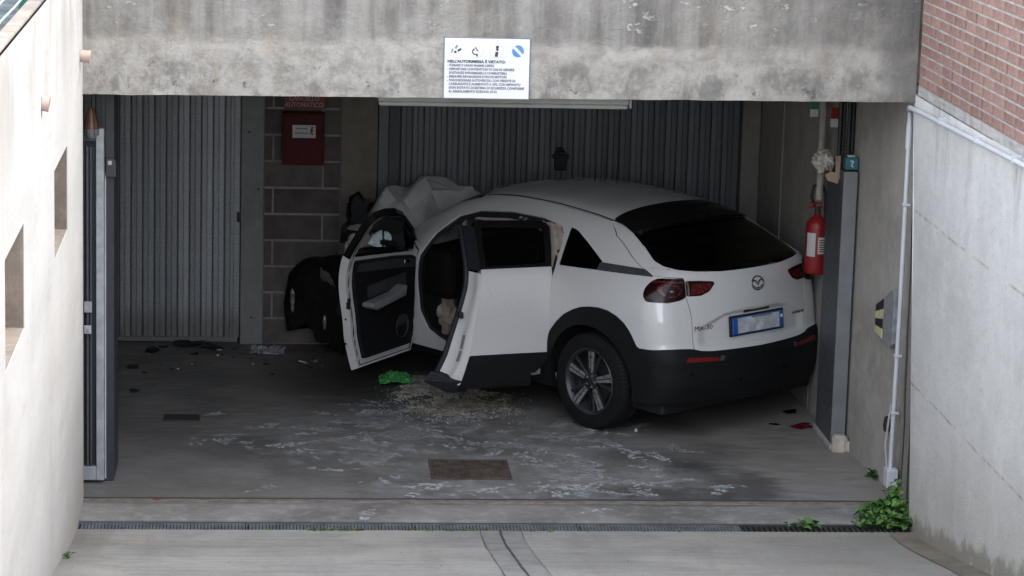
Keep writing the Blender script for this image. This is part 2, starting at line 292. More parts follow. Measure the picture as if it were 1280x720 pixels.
MT.update(beam=beam_mat(), white_wall=white_wall_mat(), right_wall=right_wall_mat(), inner=inner_wall_mat(), floor=floor_mat(), ramp=ramp_mat(),
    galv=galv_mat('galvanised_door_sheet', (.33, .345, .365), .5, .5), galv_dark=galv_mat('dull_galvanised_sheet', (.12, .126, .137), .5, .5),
    galv_light=M('weathered_galvanised_steel', (.44, .46, .48), .5, .35, .12, 14),
    steel_grey=M('grey_painted_steel', (.20, .21, .22), .5, .3, .1, 4, .1), steel_dark=M('dark_grey_painted_steel', (.045, .05, .058), .5, .2, .1, 4),
    brick=brick_mat(), mortar=M('grey_mortar', (.35, .335, .32), .95, 0, .15, 10, .5, 90),
    block=M('grey_concrete_block', (.118, .103, .096), .95, 0, .18, 6, .9, 80, perobj=.16), block_mortar=M('pale_block_mortar', (.27, .255, .24), .95, 0, .15, 8, .5, 60),
    post=concrete('grey_concrete_post', (.30, .30, .30), (.22, .22, .22), (.36, .36, .35), .3, .3).m,
    pier=concrete('brownish_concrete_pier', (.23, .20, .165), (.15, .13, .11), (.28, .25, .21), .3, .4).m,
    dark_wall=concrete('grey_side_wall_concrete', (.25, .235, .215), (.17, .16, .15), (.30, .285, .26), .3, .4).m,
    step=concrete('worn_step_concrete', (.24, .23, .215), (.13, .125, .115), (.36, .355, .345), .4, .1).m,
    rust=M('rusty_cast_iron', (.088, .066, .054), .85, .2, .3, 12, .6, 80), pit=M('painted_hole_dark', (.012, .011, .010), .9),  # last one: near-black that paints in the darkness of holes and recesses
    grate=M('galvanised_grating', (.13, .14, .15), .6, .2, .2, 9), grate_black=M('black_plastic_grating', (.03, .03, .03), .7, 0, .2, 9),
    pipe_white=M('white_plastic_conduit', (.52, .53, .56), .45, 0, .05, 4), pipe_pink=M('pinkish_plastic_pipe', (.44, .33, .28), .6, 0, .12, 9),
    sign_white=M('white_sign_board', (.74, .75, .78), .4, 0, .03, 3), ink=M('dark_print', (.05, .05, .06), .6, 0, .05), ink_grey=M('faded_grey_print', (.22, .22, .24), .6, 0, .1),
    blue=M('blue_print', (.09, .26, .52), .5, 0, .05), red_dark=M('dark_red_enamel', (.075, .006, .008), .8, 0, .1, 5), red=M('red_enamel', (.25, .010, .013), .4, 0, .06, 5),
    red_sign=M('faded_red_sign', (.22, .03, .028), .55, 0, .1), pale_ink=M('pale_print', (.40, .33, .31), .6, 0, .05), label=M('white_label', (.55, .54, .53), .5, 0, .06),
    paint=paint_mat(), plastic=M('black_grained_plastic', (.006, .0064, .0075), .62, 0, .1, 8, .2, 220, spec=.28), gloss_black=M('gloss_black_trim', (.008, .008, .009), .12, 0, .1, 5),
    tyre=M('black_tyre_rubber', (.008, .008, .0085), .8, 0, .15, 12, .3, 120, spec=.25), rim=M('dark_grey_alloy', (.05, .052, .058), .35, .5, .1, 6), rim_bright=M('machined_alloy_face', (.46, .46, .47), .3, .7, .08, 6),
    chrome=M('chrome_badge', (.48, .49, .51), .22, 1., .03), lamp_red=M('red_lamp_lens', (.09, .003, .005), .25, 0, .05, 8), lamp_dark=M('smoked_lamp_lens', (.014, .0025, .003), .2, 0, .05, 8, spec=.3),
    reflector=M('red_reflector', (.16, .006, .006), .3, 0, .05, 40), lens_clear=M('clear_lamp_lens', (.22, .20, .21), .15, .3, .2, 30),
    glass=glass_mat('tinted_car_glass', (.10, .105, .11), .015), glass_dark=glass_mat('dark_privacy_glass', (.025, .026, .028), .01), glass_clear=glass_mat('clear_door_glass', (.72, .76, .75), .02),
    mirror=M('mirror_glass', (.85, .87, .86), .02, 1., 0.), trim=M('black_door_trim', (.005, .0052, .006), .75, 0, .1, 8, .2, 150, spec=.25), trim_grey=M('grey_trim_cloth', (.035, .036, .041), .85, 0, .1, 20, .3, 300),
    armrest=M('pale_grey_armrest', (.19, .195, .205), .8, 0, .06, 20, .2, 300), airbag=M('cream_airbag_cloth', (.46, .39, .33), .9, 0, .14, 14, .6, 60), seal=M('dark_blue_rubber_seal', (.012, .013, .02), .6),
    dark_metal=M('grimy_dark_metal', (.035, .033, .033), .6, .4, .3, 14, .5, 60), bare_metal=M('torn_bare_metal', (.35, .34, .33), .45, .7, .2, 14), hood=M('dusty_white_bonnet_paint', (.52, .52, .51), .4, 0, .12, 5, coat=.4),
    sand=sand_mat(), green=M('bright_green_cloth', (.07, .36, .09), .85, 0, .2, 20, .5, 90), paper=M('crumpled_whitish_sheet', (.34, .33, .36), .9, 0, .15, 10),
    rag=M('dirty_cream_rag', (.48, .44, .38), .95, 0, .15, 14), card=M('brown_cardboard', (.34, .25, .17), .9, 0, .1, 8), teal=M('teal_box', (.02, .13, .17), .5, 0, .08, 6),
    yellow=M('dirty_yellow_stripe', (.58, .52, .27), .6, 0, .1, 10), black=M('matt_black', (.008, .008, .0085), .7), bumper_grey=M('grey_rubber_plate', (.22, .225, .24), .8, 0, .15, 20),
    orange=M('faded_orange_lens', (.19, .08, .042), .4, 0, .2, 14), grey_box=M('grey_plastic_box', (.20, .21, .22), .5, 0, .06), dark_box=M('dark_grey_plastic', (.05, .053, .058), .5),
    hose=M('black_corrugated_hose', (.012, .012, .013), .55), green_sign=M('green_sign', (.03, .16, .10), .6), fence=M('green_coated_steel', (.015, .10, .075), .45, .2, .08), wire=M('pale_coated_wire', (.42, .47, .48), .5, .3, .05),
    coping=concrete('weathered_brick_coping', (.30, .24, .20), (.16, .14, .12), (.42, .38, .34), .6, .2).m, terrace=M('grey_green_gravel', (.075, .095, .10), .95, 0, .3, 6, .8, 40),
    leaf=leaf_mat('fresh_green_leaf', (.032, .095, .014), (.095, .205, .04)), leaf_dark=leaf_mat('dark_green_leaf', (.02, .06, .015), (.05, .12, .03)), moss=leaf_mat('moss', (.05, .07, .02), (.11, .14, .05)),
    gutter=concrete('dirty_gutter_concrete', (.20, .175, .135), (.12, .105, .08), (.27, .24, .19), .5, .1).m, crack=M('dark_joint_filler', (.06, .057, .052), .95), band=M('smooth_concrete_band', (.235, .228, .215), .9, 0, .14, 5, .3, 60),
    powder=powder_mat(), ceiling=M('grey_ceiling_concrete', (.26, .25, .24), .95), tube=M('pale_strip_fitting', (.27, .27, .255), .6, 0, .06), dead_leaf=M('reddish_dead_leaf', (.20, .05, .03), .9), blue_plate=M('blue_plate_band', (.025, .11, .38), .4), plate=M('white_number_plate', (.55, .57, .60), .35, 0, .2, 14),
    building=M('red_brick_upper_wall', (.28, .15, .12), .9, 0, .15, 10), cable=M('grey_cable', (.36, .36, .36), .6), silver_tape=M('pale_strip', (.55, .55, .56), .5))

# ------------------------------------------------------------------ object helpers
def link(name, me, mat=None, parent=None):
    o = bpy.data.objects.new(name, me); COL.objects.link(o)
    if mat is not None and me is not None and not me.materials: me.materials.append(MT[mat] if isinstance(mat, str) else mat)
    if parent: o.parent = parent
    return o
def tag(o, label=None, cat=None, group=None, kind=None):
    for k, v in (('label', label), ('category', cat), ('group', group), ('kind', kind)):
        if v: o[k] = v
    return o
def thing(name, label, cat, loc=(0, 0, 0), rot=(0, 0, 0), group=None):
    o = bpy.data.objects.new(name, None); COL.objects.link(o); o.location = loc; o.rotation_euler = rot; o.empty_display_size = .1
    return tag(o, label, cat, group)
class B:
    """collects geometry for one mesh"""
    def __init__(s): s.v = []; s.f = []
    def add(s, vs, fs):
        n = len(s.v); s.v += [tuple(v) for v in vs]; s.f += [tuple(i+n for i in q) for q in fs]; return s
    def box(s, a, b, rz=0, piv=None):
        x0, y0, z0 = a; x1, y1, z1 = b
        vs = [(x, y, z) for z in (z0, z1) for x, y in ((x0, y0), (x1, y0), (x1, y1), (x0, y1))]
        if rz:
            c, q = math.cos(rz), math.sin(rz); px, py = piv or ((x0+x1)/2, (y0+y1)/2)
            vs = [(px+(x-px)*c-(y-py)*q, py+(x-px)*q+(y-py)*c, z) for x, y, z in vs]
        return s.add(vs, [(3, 2, 1, 0), (4, 5, 6, 7), (0, 1, 5, 4), (1, 2, 6, 5), (2, 3, 7, 6), (3, 0, 4, 7)])
    def prism(s, poly, d, off=(0, 0, 0)):
        """poly: list of 3-D points, d: extrusion vector"""
        n = len(poly); d = Vector(d); o = Vector(off)
        vs = [Vector(p)+o for p in poly] + [Vector(p)+o+d for p in poly]
        return s.add(vs, [tuple(range(n-1, -1, -1)), tuple(range(n, 2*n))] + [(i, (i+1) % n, n+(i+1) % n, n+i) for i in range(n)])
    def tube(s, pts, r, n=8, cap=True):
        pts = [Vector(p) for p in pts]; rr = r if isinstance(r, (list, tuple)) else [r]*len(pts)
        vs = []; prev = None
        for i, p in enumerate(pts):
            t = (pts[min(i+1, len(pts)-1)]-pts[max(i-1, 0)]).normalized()
            ref = prev if prev is not None else (Vector((0, 0, 1)) if abs(t.z) < .9 else Vector((1, 0, 0)))
            a = (ref - t*ref.dot(t)).normalized(); prev = a; b = t.cross(a)
            vs += [p + (a*math.cos(2*math.pi*k/n)+b*math.sin(2*math.pi*k/n))*rr[i] for k in range(n)]
        fs = [(i*n+k, i*n+(k+1) % n, (i+1)*n+(k+1) % n, (i+1)*n+k) for i in range(len(pts)-1) for k in range(n)]
        if cap: fs += [tuple(range(n-1, -1, -1)), tuple((len(pts)-1)*n+k for k in range(n))]
        return s.add(vs, fs)
    def lathe(s, prof, n=24, axis='z', loc=(0, 0, 0), a0=0, a1=2*math.pi):
        vs = []; full = abs(a1-a0-2*math.pi) < 1e-6; m = n if full else n+1
        for r, h in prof:
            for k in range(m):
                a = a0+(a1-a0)*k/n; c, q = r*math.cos(a), r*math.sin(a)
                p = {'z': (c, q, h), 'y': (c, h, q), 'x': (h, c, q)}[axis]
                vs.append((p[0]+loc[0], p[1]+loc[1], p[2]+loc[2]))
        fs = []
        for i in range(len(prof)-1):
            for k in range(n):
                k2 = (k+1) % m; q = (i*m+k, i*m+k2, (i+1)*m+k2, (i+1)*m+k)
                fs.append(q if axis != 'y' else q[::-1])
        return s.add(vs, fs)
    def grid(s, fn, nu, nv):
        vs = [fn(i/nu, j/nv) for i in range(nu+1) for j in range(nv+1)]
        return s.add(vs, [(i*(nv+1)+j, (i+1)*(nv+1)+j, (i+1)*(nv+1)+j+1, i*(nv+1)+j+1) for i in range(nu) for j in range(nv)])
    def mesh(s, name, smooth=False):
        me = bpy.data.meshes.new(name); me.from_pydata([tuple(v) for v in s.v], [], s.f); me.update()
        bm = bmesh.new(); bm.from_mesh(me); bmesh.ops.recalc_face_normals(bm, faces=bm.faces); bm.to_mesh(me); bm.free()
        if smooth: me.polygons.foreach_set('use_smooth', [True]*len(me.polygons)); 
        return me
    def build(s, name, mat, parent=None, bevel=0, smooth=False, kind=None):
        o = link(name, s.mesh(name, smooth), mat, parent)
        if smooth: autosmooth(o)
        if bevel:
            md = o.modifiers.new('bevel', 'BEVEL'); md.width = bevel; md.segments = 2; md.limit_method = 'ANGLE'
        if kind: o['kind'] = kind
        return o
def autosmooth(o, ang=40):
    me = o.data; bm = bmesh.new(); bm.from_mesh(me); lim = math.radians(ang)
    for e in bm.edges:
        if len(e.link_faces) != 2 or e.calc_face_angle(0) > lim: e.smooth = False
    bm.to_mesh(me); bm.free()
def box(name, a, b, mat, parent=None, bevel=.003, rz=0, piv=None): return B().box(a, b, rz, piv).build(name, mat, parent, bevel)
def text(name, s, size, loc, rot, mat, parent=None, align='LEFT', xs=1., bold=0., ext=.0004):
    cu = bpy.data.curves.new(name, 'FONT'); cu.body = s; cu.size = size; cu.align_x = align; cu.extrude = ext; cu.offset = bold; cu.resolution_u = 3
    t = bpy.data.objects.new(name, cu); COL.objects.link(t); bpy.context.view_layer.update()
    me = bpy.data.meshes.new_from_object(t.evaluated_get(bpy.context.evaluated_depsgraph_get())); bpy.data.objects.remove(t); bpy.data.curves.remove(cu)
    me.materials.clear()
    o = link(name, me, mat, parent); o.location = loc; o.rotation_euler = rot; o.scale = (xs, 1, 1); return o
def nz(x, y, z=0.): return mnoise.noise((x, y, z))

# ================================================================== SETTING
BK = 4.62                                   # back wall
def ramp_z(y):
    t = -.66-y
    return -.012 + (0 if t <= 0 else (.18*t - .045*(1-math.exp(-t*4))))
# garage floor, step, ramp
tag(B().grid(lambda u, v: (-3.2+8.8*u, -.10+5.4*v, 0), 8, 8).build('garage_floor', 'floor'), kind='structure')
tag(box('garage_step', (-.02, -.455, -.3), (5.3, .3, -.0005), 'step', bevel=.012), kind='structure')
tag(B().grid(lambda u, v: (-.02+5.4*u, -.64-18*v, ramp_z(-.64-18*v)), 2, 120).build('ramp', 'ramp', smooth=True), kind='structure')
tag(B().grid(lambda u, v: (-60+120*u, -80+160*v, -.62), 4, 4).build('ground', 'terrace'), kind='structure')
def strip(name, x0, x1, y0, y1, dz, mat, wob=0, seed=0):
    n = 60
    def fn(u, v):
        y = y0+(y1-y0)*u; w = wob*nz(y*3, seed)
        return ((x0+w) if v < .5 else (x1+w*.6+wob*.5*nz(y*7, seed+3)), y, ramp_z(y)+dz)
    return tag(B().grid(fn, n, 1).build(name, mat), kind='structure')
strip('ramp_joint_band', 2.47, 2.725, -.655, -9, .004, 'band', .006, 1)
strip('ramp_joint_gap', 2.588, 2.602, -.65, -9, .008, 'crack', .012, 5)
strip('ramp_joint_edge', 2.468, 2.4705, -.65, -9, .0085, 'crack', .008, 8)
strip('ramp_joint_edge', 2.723, 2.7255, -.65, -9, .0085, 'crack', .008, 9)
strip('ramp_side_gutter', 5.03, 5.21, -.66, -9, .006, 'gutter', .012, 14)
# steel gate rail let into the threshold
t = thing('gate_rail', 'flat worn steel rail across the garage threshold', 'rail', (2.6, -.03, 0))
box('rail_plate', (-2.6, -.04, 0), (2.62, .03, .006), 'galv_light', t, .002).data.materials[0] = M('worn_brownish_rail', (.25, .215, .18), .6, .3, .2, 14)
box('rail_lip', (-2.6, .031, 0), (2.62, .043, .012), 'steel_dark', t, .002)
# drain channel
t = thing('drain_channel', 'narrow slotted drain channel along the foot of the ramp', 'drain', (2.6, -.55, -.02))
box('channel_bed', (-2.62, -.1, -.12), (2.62, .094, -.045), 'pit', t, 0)
box('channel_edge', (-2.62, .082, -.045), (2.62, .094, .004), 'crack', t, 0)
for i in range(5):
    x0 = -2.6+1.03*i; x1 = x0+1.022; pl = i == 4
    mt = 'grate_black' if pl else 'grate'
    fr = B(); fr.box((x0, -.094, -.012), (x1, -.082, .002)); fr.box((x0, .066, -.012), (x1, .080, .002))
    fr.box((x0, -.082, -.012), (x0+.008, .066, .001)); fr.box((x1-.008, -.082, -.012), (x1, .066, .001))
    g = fr.build('grating', mt, t)
    g['label'] = 'black plastic grating section with coarse slots' if pl else 'grey galvanised grating section with fine slots'
    sl = B(); st = .034 if pl else .021
    k = x0+.02
    while k < x1-.01:
        w = .013 if pl else .0165
        sl.box((k, -.082, -.014), (k+w, .066, -.001 if not pl else -.003)); k += st
    sl.build('grating_bar', mt, g, kind='stuff')
# ---- left ramp wall with two niches (solid with real recesses)
def wall_holes(b, x0, x1, y0, y1, z0, z1, holes):
    ys = sorted({y0, y1, *[h[0] for h in holes], *[h[1] for h in holes]}); zs = sorted({z0, z1, *[h[2] for h in holes], *[h[3] for h in holes]})
    for i in range(len(ys)-1):
        for j in range(len(zs)-1):
            yc, zc = (ys[i]+ys[i+1])/2, (zs[j]+zs[j+1])/2
            if any(h[0] < yc < h[1] and h[2] < zc < h[3] for h in holes): continue
            b.add([(x1, ys[i], zs[j]), (x1, ys[i+1], zs[j]), (x1, ys[i+1], zs[j+1]), (x1, ys[i], zs[j+1])], [(0, 1, 2, 3)])
    for h in holes:
        a, c, lo, hi = h; d = x1-.24
        b.add([(x1, a, lo), (x1, c, lo), (x1, c, hi), (x1, a, hi), (d, a, lo), (d, c, lo), (d, c, hi), (d, a, hi)],
              [(0, 4, 5, 1), (1, 5, 6, 2), (2, 6, 7, 3), (3, 7, 4, 0), (4, 7, 6, 5)])
LW = thing('ramp_wall', 'tall white rendered wall with recessed openings on the left of the ramp', 'wall', (0, 0, 0))
NICH = [(-2.27, -1.315, 1.965, 2.455), (-5.08, -4.13, 1.99, 2.50), (-7.9, -6.95, 2.0, 2.5)]
b = B(); wall_holes(b, 0, 0, -16, 0, -.5, 3.44, [])
b = B(); wall_holes(b, -.4, 0, -16, 0, -.5, 3.44, NICH)
b.box((-.4, -.001, -.5), (-.0005, 0, 3.44)); b.box((-.42, -16, -.5), (-.40, 0, 3.2)).box((-.068, -16, 3.15), (-.064, 0, 3.4395)); b.box((-.064, -16, 3.42), (0, 0, 3.4395))
b.build('wall', 'white_wall', LW)
for (y0, y1, z0, z1) in NICH[:2]:
    nb = B()
    nb.box((-.235, y1-.004, z0+.004), (-.004, y1-.0005, z1-.003))
    nb.box((-.235, y0+.004, z0+.0005), (-.004, y1-.006, z0+.004))
    nb.box((-.238, y0+.004, z0+.006), (-.234, y1-.006, z1-.003))
    nb.build('niche_lining', concrete('stained_niche_concrete', (.34, .28, .23), (.20, .165, .135), (.43, .375, .325), .4, .4).m, LW)
for k in range(30):
    y = -.12-.25*k
    B().box((-.062, y-.244, 3.4405), (.010+.006*nz(k, 3), y, 3.462+.006*nz(k, 1))).build('coping_stone', 'coping', LW, .008)
# pink pipe stubs out of the left wall
for (y, z, ln, lab) in ((-.25, 2.845, .065, 'pinkish plastic pipe stub poking from the white wall beside the beam'), (-3.07, 2.93, .04, 'short pinkish pipe stub halfway along the white wall above the niches')):
    t = thing('pipe_stub', lab, 'pipe', (0, y, z), group='drain pipe stubs in the white wall')
    pr = B().lathe([(.036, 0), (.040, ln), (.035, ln), (.032, .01)], 20, 'x'); o = pr.build('pipe', 'pipe_pink', t, smooth=True); o.rotation_euler = (0, .12, 0)
    B().lathe([(.0, .011), (.033, .011)], 20, 'x').build('pipe_bore', 'pit', t)
# green wire fence and terrace on top of the left wall
tag(B().box((-14, -16, 3.0), (-.07, .3, 3.21)).build('terrace', 'terrace'), kind='structure')
t = thing('wire_fence', 'green metal post fence with pale horizontal wires above the white wall', 'fence', (-.14, 0, 3.22))
for y in (-.46, -2.40, -4.4, -6.3, -8.2):
    B().box((-.03, y-.025, 0), (.02, y+.025, 1.1)).build('post', 'fence', t, .004); B().box((-.035, y-.05, 0), (.025, y+.05, .01)).build('foot_plate', 'fence', t, .002)
for k in range(8):
    B().tube([(0, -14+.5*i, .10+.09*k+.008*nz(i*.7, k)) for i in range(29)], .0055, 6).build('wire', 'wire', t)
# ---- beam over the opening
b = B().grid(lambda u, v: (5.199*u, -.004-.010*nz(u*9, v*3)-.006*nz(u*40, v*10), 2.578+.036*u + 1.9*v + (.004*nz(u*26, 1) if v == 0 else 0)), 160, 24)
b.grid(lambda u, v: (5.199*u, -.004-.010*nz(u*9, 0)*(1-v)-.006*nz(u*40, 0)*(1-v)+.42*v, 2.578+.036*u+.004*nz(u*26, 1)), 160, 2)
b.add([(0, .42, 2.5), (5.6, .42, 2.5), (5.6, .42, 4.5), (0, .42, 4.5)], [(0, 1, 2, 3)]) if False else None
o = b.build('concrete_beam', 'beam', smooth=True); tag(o, 'wide weathered concrete beam spanning the garage opening', 'beam')
tag(box('upper_wall', (-6, .42, 2.75), (11.3, 1.2, 4.5), 'beam', bevel=0), 'grey concrete wall rising behind the beam over the garage', 'wall')
tag(B().box((-3.2, .425, 2.68), (5.9, 5.3, 2.75)).build('ceiling', 'ceiling'), kind='structure')
tag(B().box((-3.4, .0, -.4), (-3.2, 5.3, 2.70)).build('side_wall', 'dark_wall'), 'plain grey concrete wall closing the garage on the hidden left', 'wall')
tag(B().box((-3.2, .002, -.4), (-.402, .1, 2.70)).build('front_wall', 'dark_wall'), 'grey concrete wall behind the white wall on the left', 'wall')
tag(B().box((-3.4, BK+.42, -.4), (5.8, BK+.6, 2.75)).build('light_stop_box', 'dark_wall'), kind='structure')  # unseen box added behind the doors to stop sky light leaking in
# ---- right ramp wall: joint batter at garage end, then straight to the camera
t = thing('ramp_wall', 'pale grey shuttered concrete wall on the right of the ramp', 'wall', (5.2, 0, 0))
def rw(u, v):
    z = -.4+3.06*v; y0 = -.49+.54*max(0, min(1, z/2.6)); y = y0+(-16-y0)*(u**2.2)
    return (.012*nz(y*.8, z*.8)*(1 if u > 0 else .2)+.05*max(0, (-y-3)*.05), y, z)
rb = B().grid(rw, 90, 24)
rb.grid(lambda u, v: (.09*u, -.49+.54*max(0, min(1, (-.4+3.06*v)/2.6))+.004*u, -.4+3.06*v), 1, 24)
rb.build('wall', 'right_wall', t, smooth=True)
b = B()
for yj in (-2.46, -5.2): B().box((-.0025, yj-.004, -.3), (.004, yj+.004, 2.6)).build('form_seam', 'right_wall', t)
# joint strip between ramp wall and garage wall
cs = B().grid(lambda u, v: (.058+.004*nz(v*9, u*3), .34-.72*u+.02*nz(v*8, 2), -.3+2.93*v), 4, 30)
cs.build('joint_strip', concrete('rough_joint_concrete', (.27, .245, .22), (.17, .15, .135), (.34, .31, .28), .8, .6).m, t)
for (ya, w) in ((.16, .012), (-.02, .016)):
    B().grid(lambda u, v: (.053, ya-.25*(1-v)*.5+w*(u-.5)*2+.02*nz(v*7, ya), .02+2.3*v), 1, 30).build('joint_crack', 'crack', t)
# ---- brick wall over it
BW = thing('brick_wall', 'red brick wall standing on the right ramp wall', 'wall', (5.2, 0, 2.66))
sb = B().grid(lambda u, v: (.010+.006*nz(u*60, v*3), -.02-16*u, .001+.0645*v), 160, 3).box((.02, -16, .001), (.8, -.02, .0652)); sb.build('mortar_bed', 'mortar', BW)
B().box((.0145, -16, .0655), (.8, -.02, 1.2)).build('mortar_core', 'mortar', BW)
bm_ = B().box((0, 0, 0), (.02, -.246, .0535)).mesh('brick'); bm_.materials.append(MT['brick'])
hm_ = B().box((0, 0, 0), (.02, -.120, .0535)).mesh('brick'); hm_.materials.append(MT['brick'])
nb = 0
for r in range(14):
    y = -.025; first = r % 2
    while y > -3.3 and nb < 298:
        me = bm_
        if first: me = hm_; first = 0
        elif random.random() < .06: me = hm_
        o = link('brick', me, None, BW); o.location = (.0115+random.uniform(-.0015, .0015), y, .068+.0665*r); o.rotation_euler = (random.uniform(-.006, .006), 0, random.uniform(-.006, .006))
        y -= (.252 if me is bm_ else .126); nb += 1
fb = B()
for r in range(46):
    y = -.025-(.126 if r % 2 else 0)
    while y > -15.8:
        if (y <= -3.3+.13 or r >= 14):
            fb.box((.0115, y, .068+.0665*r), (.03, y-.246, .1215+.0665*r))
        y -= .252
fb.build('brick_courses', 'brick', BW, kind='stuff')
B().box((.016, -16, 1.2), (6, -.02, 3.42)).build('core', 'mortar', BW)
# ---- interior right wall
iw = [(5.285, -.1), (5.235, .34), (5.16, 1.4), (5.06, 3.4), (5.02, BK+.3)]
b = B()
for (p, q) in zip(iw, iw[1:]): b.add([(*p, -.1), (*q, -.1), (*q, 2.7), (*p, 2.7)], [(0, 1, 2, 3)])
for (p, q) in zip(iw, iw[1:]): b.add([(p[0]+.4, p[1], -.1), (q[0]+.4, q[1], -.1), (q[0]+.4, q[1], 2.7), (p[0]+.4, p[1], 2.7)], [(0, 1, 2, 3)])
t = thing('side_wall', 'bare concrete wall inside the garage opening on the right', 'wall'); b.build('wall', 'inner', t)
for (yy, xx) in ((2.55, 5.098), (3.75, 5.043)): box('panel_joint', (xx-.004, yy-.01, 0), (xx+.02, yy+.01, 2.68), 'dark_wall', t, 0)
# ---- back of the garage: posts, block wall, two ribbed doors
def back_thing(name, label, cat, x0, x1, y0, mat, z1=2.68):
    t = thing(name, label, cat, ((x0+x1)/2, y0, 0)); w = (x1-x0)/2
    B().box((-w, 0, 0), (w, .35, z1)).build('column', mat, t, .008); return t
t = back_thing('concrete_post', 'pale grey concrete post between left garage door and block wall', 'post', .918, 1.098, BK-.03, 'post')
for (x, z) in ((-.03, 1.7), (.045, 1.25), (.0, .22)): B().lathe([(0, -.003), (.008, -.003), (.008, .002)], 10, 'y', (x, 0, z)).build('bolt_hole', 'pit', t)
back_thing('concrete_post', 'dark concrete post at right end of the wide garage door', 'post', 4.872, 5.02, BK-.02, 'dark_wall')
back_thing('concrete_pier', 'brownish concrete pier beside the red cabinet wall', 'pillar', 1.695, 1.985, BK-.012, 'pier')
KW = thing('block_wall', 'grey concrete block wall with pale mortar behind the wrecked car', 'wall', (1.10, BK, 0))
B().box((0, .008, 0), (.594, .3, 2.68)).build('mortar_bed', 'block_mortar', KW)
x0, x1 = .003, .590
for k in range(12):
    xs = [x0, .060, .076, x1] if k % 2 else [x0, .450, .466, x1]
    for i in (0, 2):
        B().box((xs[i], .002-random.uniform(0, .003), .21*k+.006), (xs[i+1], .06, .21*k+.197)).build('block', 'block', KW, .004)
def ribbed_door(name, label, xa, xb, yy, mat, vis0, closed_left=None):
    t = thing(name, label, 'garage door', (xa, yy, 0)); w = xb-xa; p = .0915
    B().box((0, .035, .01), (w, .06, 2.6)).build('backing_sheet', 'galv_dark', t)
    # one panel: slightly trapezoid sheet with folded edges
    pb = B(); prof = [(.0015, .026), (.003, .002), (.010, 0), (.040, -.001), (.0435, .0025), (.047, -.001), (.078, 0), (.086, .002), (.0875, .026)]
    vs = [(x, y, z) for z in (.045, 2.55) for x, y in prof]; n = len(prof)
    pb.add(vs, [(i, i+1, n+i+1, n+i) for i in range(n-1)])
    pm = pb.mesh('panel'); pm.materials.append(MT[mat]); i = 0
    while (i+1)*p < w-.01:
        if xa+i*p > vis0: o = link('panel', pm, None, t); o.location = (i*p+.004, random.uniform(-.002, .002), 0)
        i += 1
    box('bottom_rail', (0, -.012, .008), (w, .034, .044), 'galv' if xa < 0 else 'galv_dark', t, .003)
    return t, w
t, w = ribbed_door('garage_door', 'galvanised ribbed garage door at back left of the garage', -1.5, .90, BK+.03, 'galv', -.35)
box('jamb', (w-.035, -.022, .045), (w+.012, .03, 2.6), 'galv', t, .003)
box('lock', (w-.012, -.04, .98), (w+.008, -.023, 1.06), 'black', t, .003)
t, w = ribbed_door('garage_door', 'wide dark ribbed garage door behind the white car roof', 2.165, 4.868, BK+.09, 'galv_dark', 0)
box('jamb', (-.175, -.10, 0), (-.095, .06, 2.6), 'galv_dark', t, .004); box('jamb', (-.093, -.05, 0), (-.004, .06, 2.6), 'steel_dark', t, .004)
box('lock', (1.225, -.05, 1.42), (1.315, -.005, 1.57), 'black', t, .008)
box('handle', (1.20, -.08, 1.52), (1.34, -.052, 1.55), 'black', t, .008); box('lock_cap', (1.235, -.045, 1.572), (1.30, -.01, 1.60), 'black', t, .008)
# strip fitting under the beam
t = thing('strip_light', 'long pale unlit strip fitting fixed under the beam below the notice', 'light fitting', (2.6, .16, 2.55))
box('body', (-.78, -.05, 0), (.80, .05, .05), 'tube', t, .006); box('cover', (-.775, -.035, -.030), (.795, .035, -.001), 'tube', t, .012); box('end_cap', (.801, -.052, -.02), (.815, .052, .05), 'tube', t, .003)
# ================================================================== SIGNS AND FIXTURES
RX = (math.pi/2, 0, 0)
S = thing('notice_sign', 'white rectangular prohibition notice with four round symbols on the beam', 'sign', (2.222, -.022, 2.595))
sw, sh = .528, .372
box('board', (0, 0, 0), (sw, .008, sh), 'sign_white', S, .002)
box('backing_edge', (-.006, .0085, -.008), (sw+.006, .012, sh+.008), 'grey_box', S, 0)
LN = ["NELL'AUTORIMESSA \u00c8 VIETATO:", "- FUMARE E USARE FIAMME LIBERE", "- DEPOSITARE CONTENITORI DI GAS IN GENERE", "  SOSTANZE INFIAMMABILI E COMBUSTIBILI", "- ESEGUIRE RIPARAZIONI E PROVE MOTORI",
      "- PARCHEGGIARE AUTOVEICOLI CON PERDITE DI", "  CARBURANTE E ALIMENTATI A GPL CON IMPIANTO", "  NON DOTATO DI SISTEMA DI SICUREZZA CONFORME", "  AL REGOLAMENTO ECE/ONU 67-01"]
for i, s in enumerate(LN):
    text('lettering', s, .0238 if i == 0 else .0200, (.018, -.002, .222-.0232*i), RX, 'ink' if i == 0 else 'ink_grey', S, xs=1.06 if i == 0 else .95, bold=.0009)
text('lettering', 'ai sensi del D.M. 1.2.86', .013, (.17, -.002, .016), RX, 'ink_grey', S) if False else None
def disc(b, x, z, r, r2=0, y=-.0015, n=28):
    if r2: b.add([(x+q*math.cos(2*math.pi*k/n), y, z+q*math.sin(2*math.pi*k/n)) for q in (r, r2) for k in range(n)], [(k, (k+1) % n, n+(k+1) % n, n+k) for k in range(n)])
    else: b.add([(x+r*math.cos(2*math.pi*k/n), y, z+r*math.sin(2*math.pi*k/n)) for k in range(n)], [tuple(range(n))])
def poly(b, pts, y=-.002): b.add([(x, y, z) for x, z in pts], [tuple(range(len(pts)))])
def bar(b, x0, z0, x1, z1, w, y=-.002):
    d = Vector((x1-x0, z1-z0)).normalized()*w/2; n = (-d.y, d.x)
    poly(b, [(x0+n[0], z0+n[1]), (x1+n[0], z1+n[1]), (x1-n[0], z1-n[1]), (x0-n[0], z0-n[1])], y)
